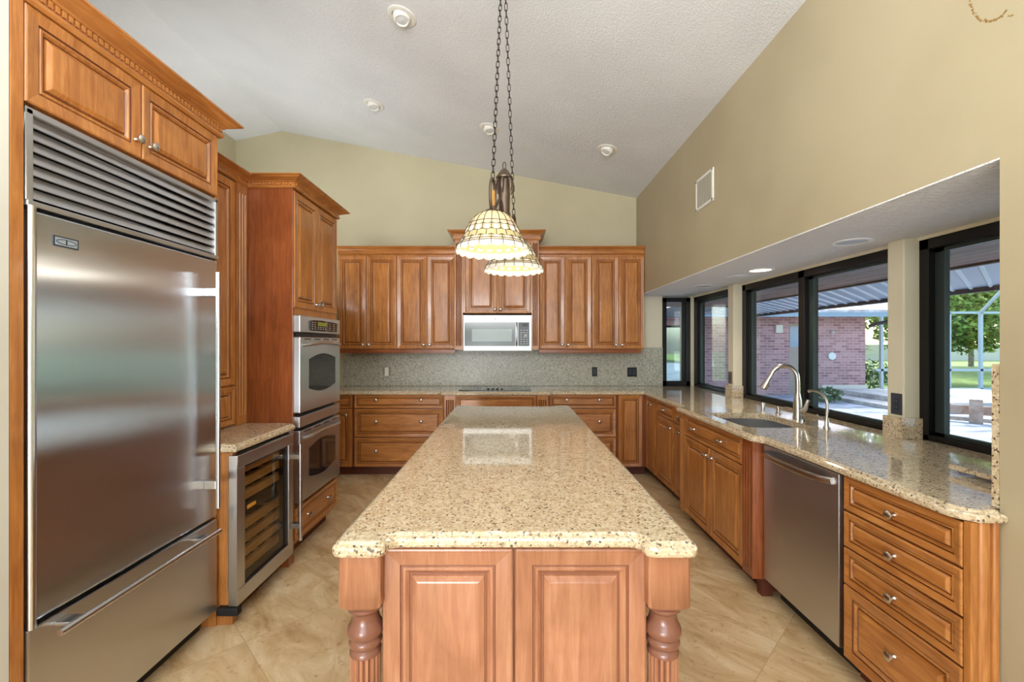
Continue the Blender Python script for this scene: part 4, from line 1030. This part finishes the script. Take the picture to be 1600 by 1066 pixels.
for (x, z, lab, r) in ((7.80, 1.88, 'small square wall light left of the wing door', 0), (9.36, 1.78, 'small camera fixture high on the brick wing', .05), (9.36, 1.08, 'round white disc mounted low on the brick wing', .11)):
    if r == 0: o = MB().box(x - .1, x + .1, 12.93, 12.998, z - .12, z + .12).build('wall_light', M_FENCE, org=(x, 12.95, z), bevel=.01)
    elif r < .1: o = MB().lathe((x, 12.998, z), [(r, 0), (r, .05), (r * .6, .08)], (0, -1, 0), 14).build('security_camera', M_CONC, org=(x, 13, z))
    else: o = MB().lathe((x, 12.998, z), [(r, 0), (r, .03), (r * .8, .04), (.01, .04)], (0, -1, 0), 20).build('wall_disc', WHT, org=(x, 13, z))
    tag(o, lab, 'fixture')
tag(MB().box(8.55, 13.2, 9.5, 12.6, -.05, .04).build('patio_step', M_CONC, org=(8.6, 9.6, -.05), bevel=.01), 'lower pale concrete patio step outside the sink window', 'step', 'patio steps')
tag(MB().box(9.15, 13.2, 9.6, 12.6, .04, .17).build('patio_step', M_CONC, org=(9.2, 9.7, .04), bevel=.01), 'upper pale concrete patio step outside the sink window', 'step', 'patio steps')
# timber frame on the patio
t = thing('timber_frame', (8.7, 8.4, -.05), 'low weathered timber frame lying on the patio outside the nearest window', 'timber frame')
def rail(A, B, h0, h1, th, name):
    A = Vector(A); B = Vector(B); d_ = (B - A).normalized(); n_ = Vector((-d_.y, d_.x)) * th / 2
    MB().prism([tuple(A + n_), tuple(A - n_), tuple(B - n_), tuple(B + n_)], h0, h1).build(name, M_PLANK, t, bevel=.01)
rail((8.1, 9.2), (9.1, 8.05), .10, .27, .05, 'rail'); rail((8.02, 9.12), (9.02, 7.97), -.02, .05, .05, 'rail')
for (x, y) in ((8.72, 8.42), (9.0, 8.0), (8.2, 8.95)): rail((x - .07, y - .02), (x + .06, y - .15), -.05, .40, .05, 'leg')
# screen cage
t = thing('screen_cage', (13, 14, 0), 'pale aluminium pool screen frame at the patio edge', 'screen frame')
for k, x in enumerate([11.6, 12.7, 13.72, 14.72, 15.8, 17.0]):
    MB().box(x - .04, x + .04, 13.9, 13.98, -.05, 2.42).build('upright', M_ALU, t)
for z in (.02, .62, 2.42): MB().box(11.4, 18, 13.9, 13.98, z - .035, z + .035).build('rail', M_ALU, t)
for x in (12.7, 14.72, 17.0): MB().tube([(x, 13.94, 2.42), (x * .93, 11.0, 4.4)], .05, 6).build('rafter', M_ALU, t)
MB().tube([(10.2, 13.0, 2.6), (6.4, 7.0, 3.2)], .03, 6).build('brace', M_ALU, t)
# plants
def leaves(mb, c, r, n, size, flat=.8, mi=0):
    for _ in range(n):
        while True:
            p = Vector((random.uniform(-1, 1), random.uniform(-1, 1), random.uniform(-1, 1)))
            if .35 < p.length < 1: break
        q = Vector(c) + Vector((p.x * r[0], p.y * r[1], p.z * r[2])); s_ = size * random.uniform(.6, 1.4)
        a = Vector((random.gauss(0, 1), random.gauss(0, 1), random.gauss(0, .6))).normalized(); b = a.orthogonal().normalized(); b = (b + a.cross(b) * random.uniform(-1, 1)).normalized()
        mb.add([q - a * s_, q + b * s_ * .45, q + a * s_, q - b * s_ * .45], [(0, 1, 2, 3)], mi)
def tree(name, x, y, h, r, trunks, clumps, n, size, lm, lab, low=.35):
    t = thing(name, (x, y, -.1), lab, 'tree')
    mb = MB()
    for k in range(trunks):
        an = 2 * PI * k / max(1, trunks) + .4; sp = .35 * r if trunks > 1 else .1
        mb.tube([(x + .05 * math.cos(an), y + .05 * math.sin(an), -.1), (x + sp * .5 * math.cos(an), y + sp * .5 * math.sin(an), h * .3), (x + sp * math.cos(an) * 1.3, y + sp * math.sin(an), h * .7)], [.05 * h / 3, .035 * h / 3, .015 * h / 3], 6)
    mb.build('trunk', M_BARK, t, smooth=True)
    mb = MB()
    for _ in range(clumps):
        an = random.uniform(0, 2 * PI); rr = r * math.sqrt(random.random()) * .75; zz = h * random.uniform(low, .92)
        cr = r * random.uniform(.3, .5)
        leaves(mb, (x + rr * math.cos(an), y + rr * math.sin(an), zz), (cr, cr, cr * .75), n, size)
    mb.build('foliage', lm, t)
tree('crape_myrtle', 16.2, 17.2, 4.6, 2.4, 5, 70, 150, .12, M_LEAF, 'multi-trunk flowering tree just beyond the screen frame', low=.36)
tree('tree', 15.5, 24.5, 7.0, 3.4, 1, 60, 160, .19, M_LEAF, 'yellow-green tree on the lawn right of the brick wing')
tree('tree', 24.5, 25.0, 9, 4.6, 1, 60, 160, .24, M_LEAF, 'tall leafy tree behind the flowering tree')
tree('tree', 31, 30, 10, 5.0, 1, 50, 150, .3, M_LEAFD, 'darker tree farthest right beyond the lawn')
tree('tree', 9, 34, 10, 5, 1, 40, 100, .32, M_LEAFD, 'dark tree rising behind the brick wing roof')
t = thing('garden_palm', (11.3, 14.6, -.1), 'spiky dark palm at the corner of the brick wing', 'palm')
mb = MB()
for k in range(46):
    an = random.uniform(0, 2 * PI); el = random.uniform(.15, 1.3); L = random.uniform(.6, 1.0); z0 = random.uniform(.7, 1.4)
    d_ = Vector((math.cos(an) * math.cos(el), math.sin(an) * math.cos(el), math.sin(el))); s_ = Vector((-math.sin(an), math.cos(an), 0)) * .03
    A = Vector((11.3, 14.6, z0)); Bp = A + d_ * L * .6; Cp = A + d_ * L + Vector((0, 0, -.25 * L))
    mb.add([A - s_, A + s_, Bp + s_, Bp - s_, Cp], [(0, 1, 2, 3), (3, 2, 4)])
mb.build('fronds', M_LEAFD, t)
MB().tube([(11.3, 14.6, -.1), (11.32, 14.6, 1.3)], .07, 8).build('trunk', M_BARK, t, smooth=True)
def shrub(x, y, z, r, n, size, m, lab):
    mb = MB(); leaves(mb, (x, y, z + r[2]), r, n, size)
    t = thing('shrub', (x, y, z), lab, 'shrub'); mb.build('foliage', m, t); MB().tube([(x, y, z), (x, y, z + r[2])], .012, 5).build('stem', M_BARK, t)
shrub(8.05, 11.4, -.05, (.42, .35, .2), 320, .055, M_LEAFD, 'low leafy shrub on the patio seen behind the filter faucet')
shrub(12.35, 15.3, -.1, (.7, .5, .5), 500, .08, M_LEAFD, 'round green bush at the foot of the palm')
tag(MB().box(-5, 60, 40, 40.3, -.1, 1.35).build('garden_wall', M_FENCE), 'long pale cream garden wall beyond the lawn', 'wall')
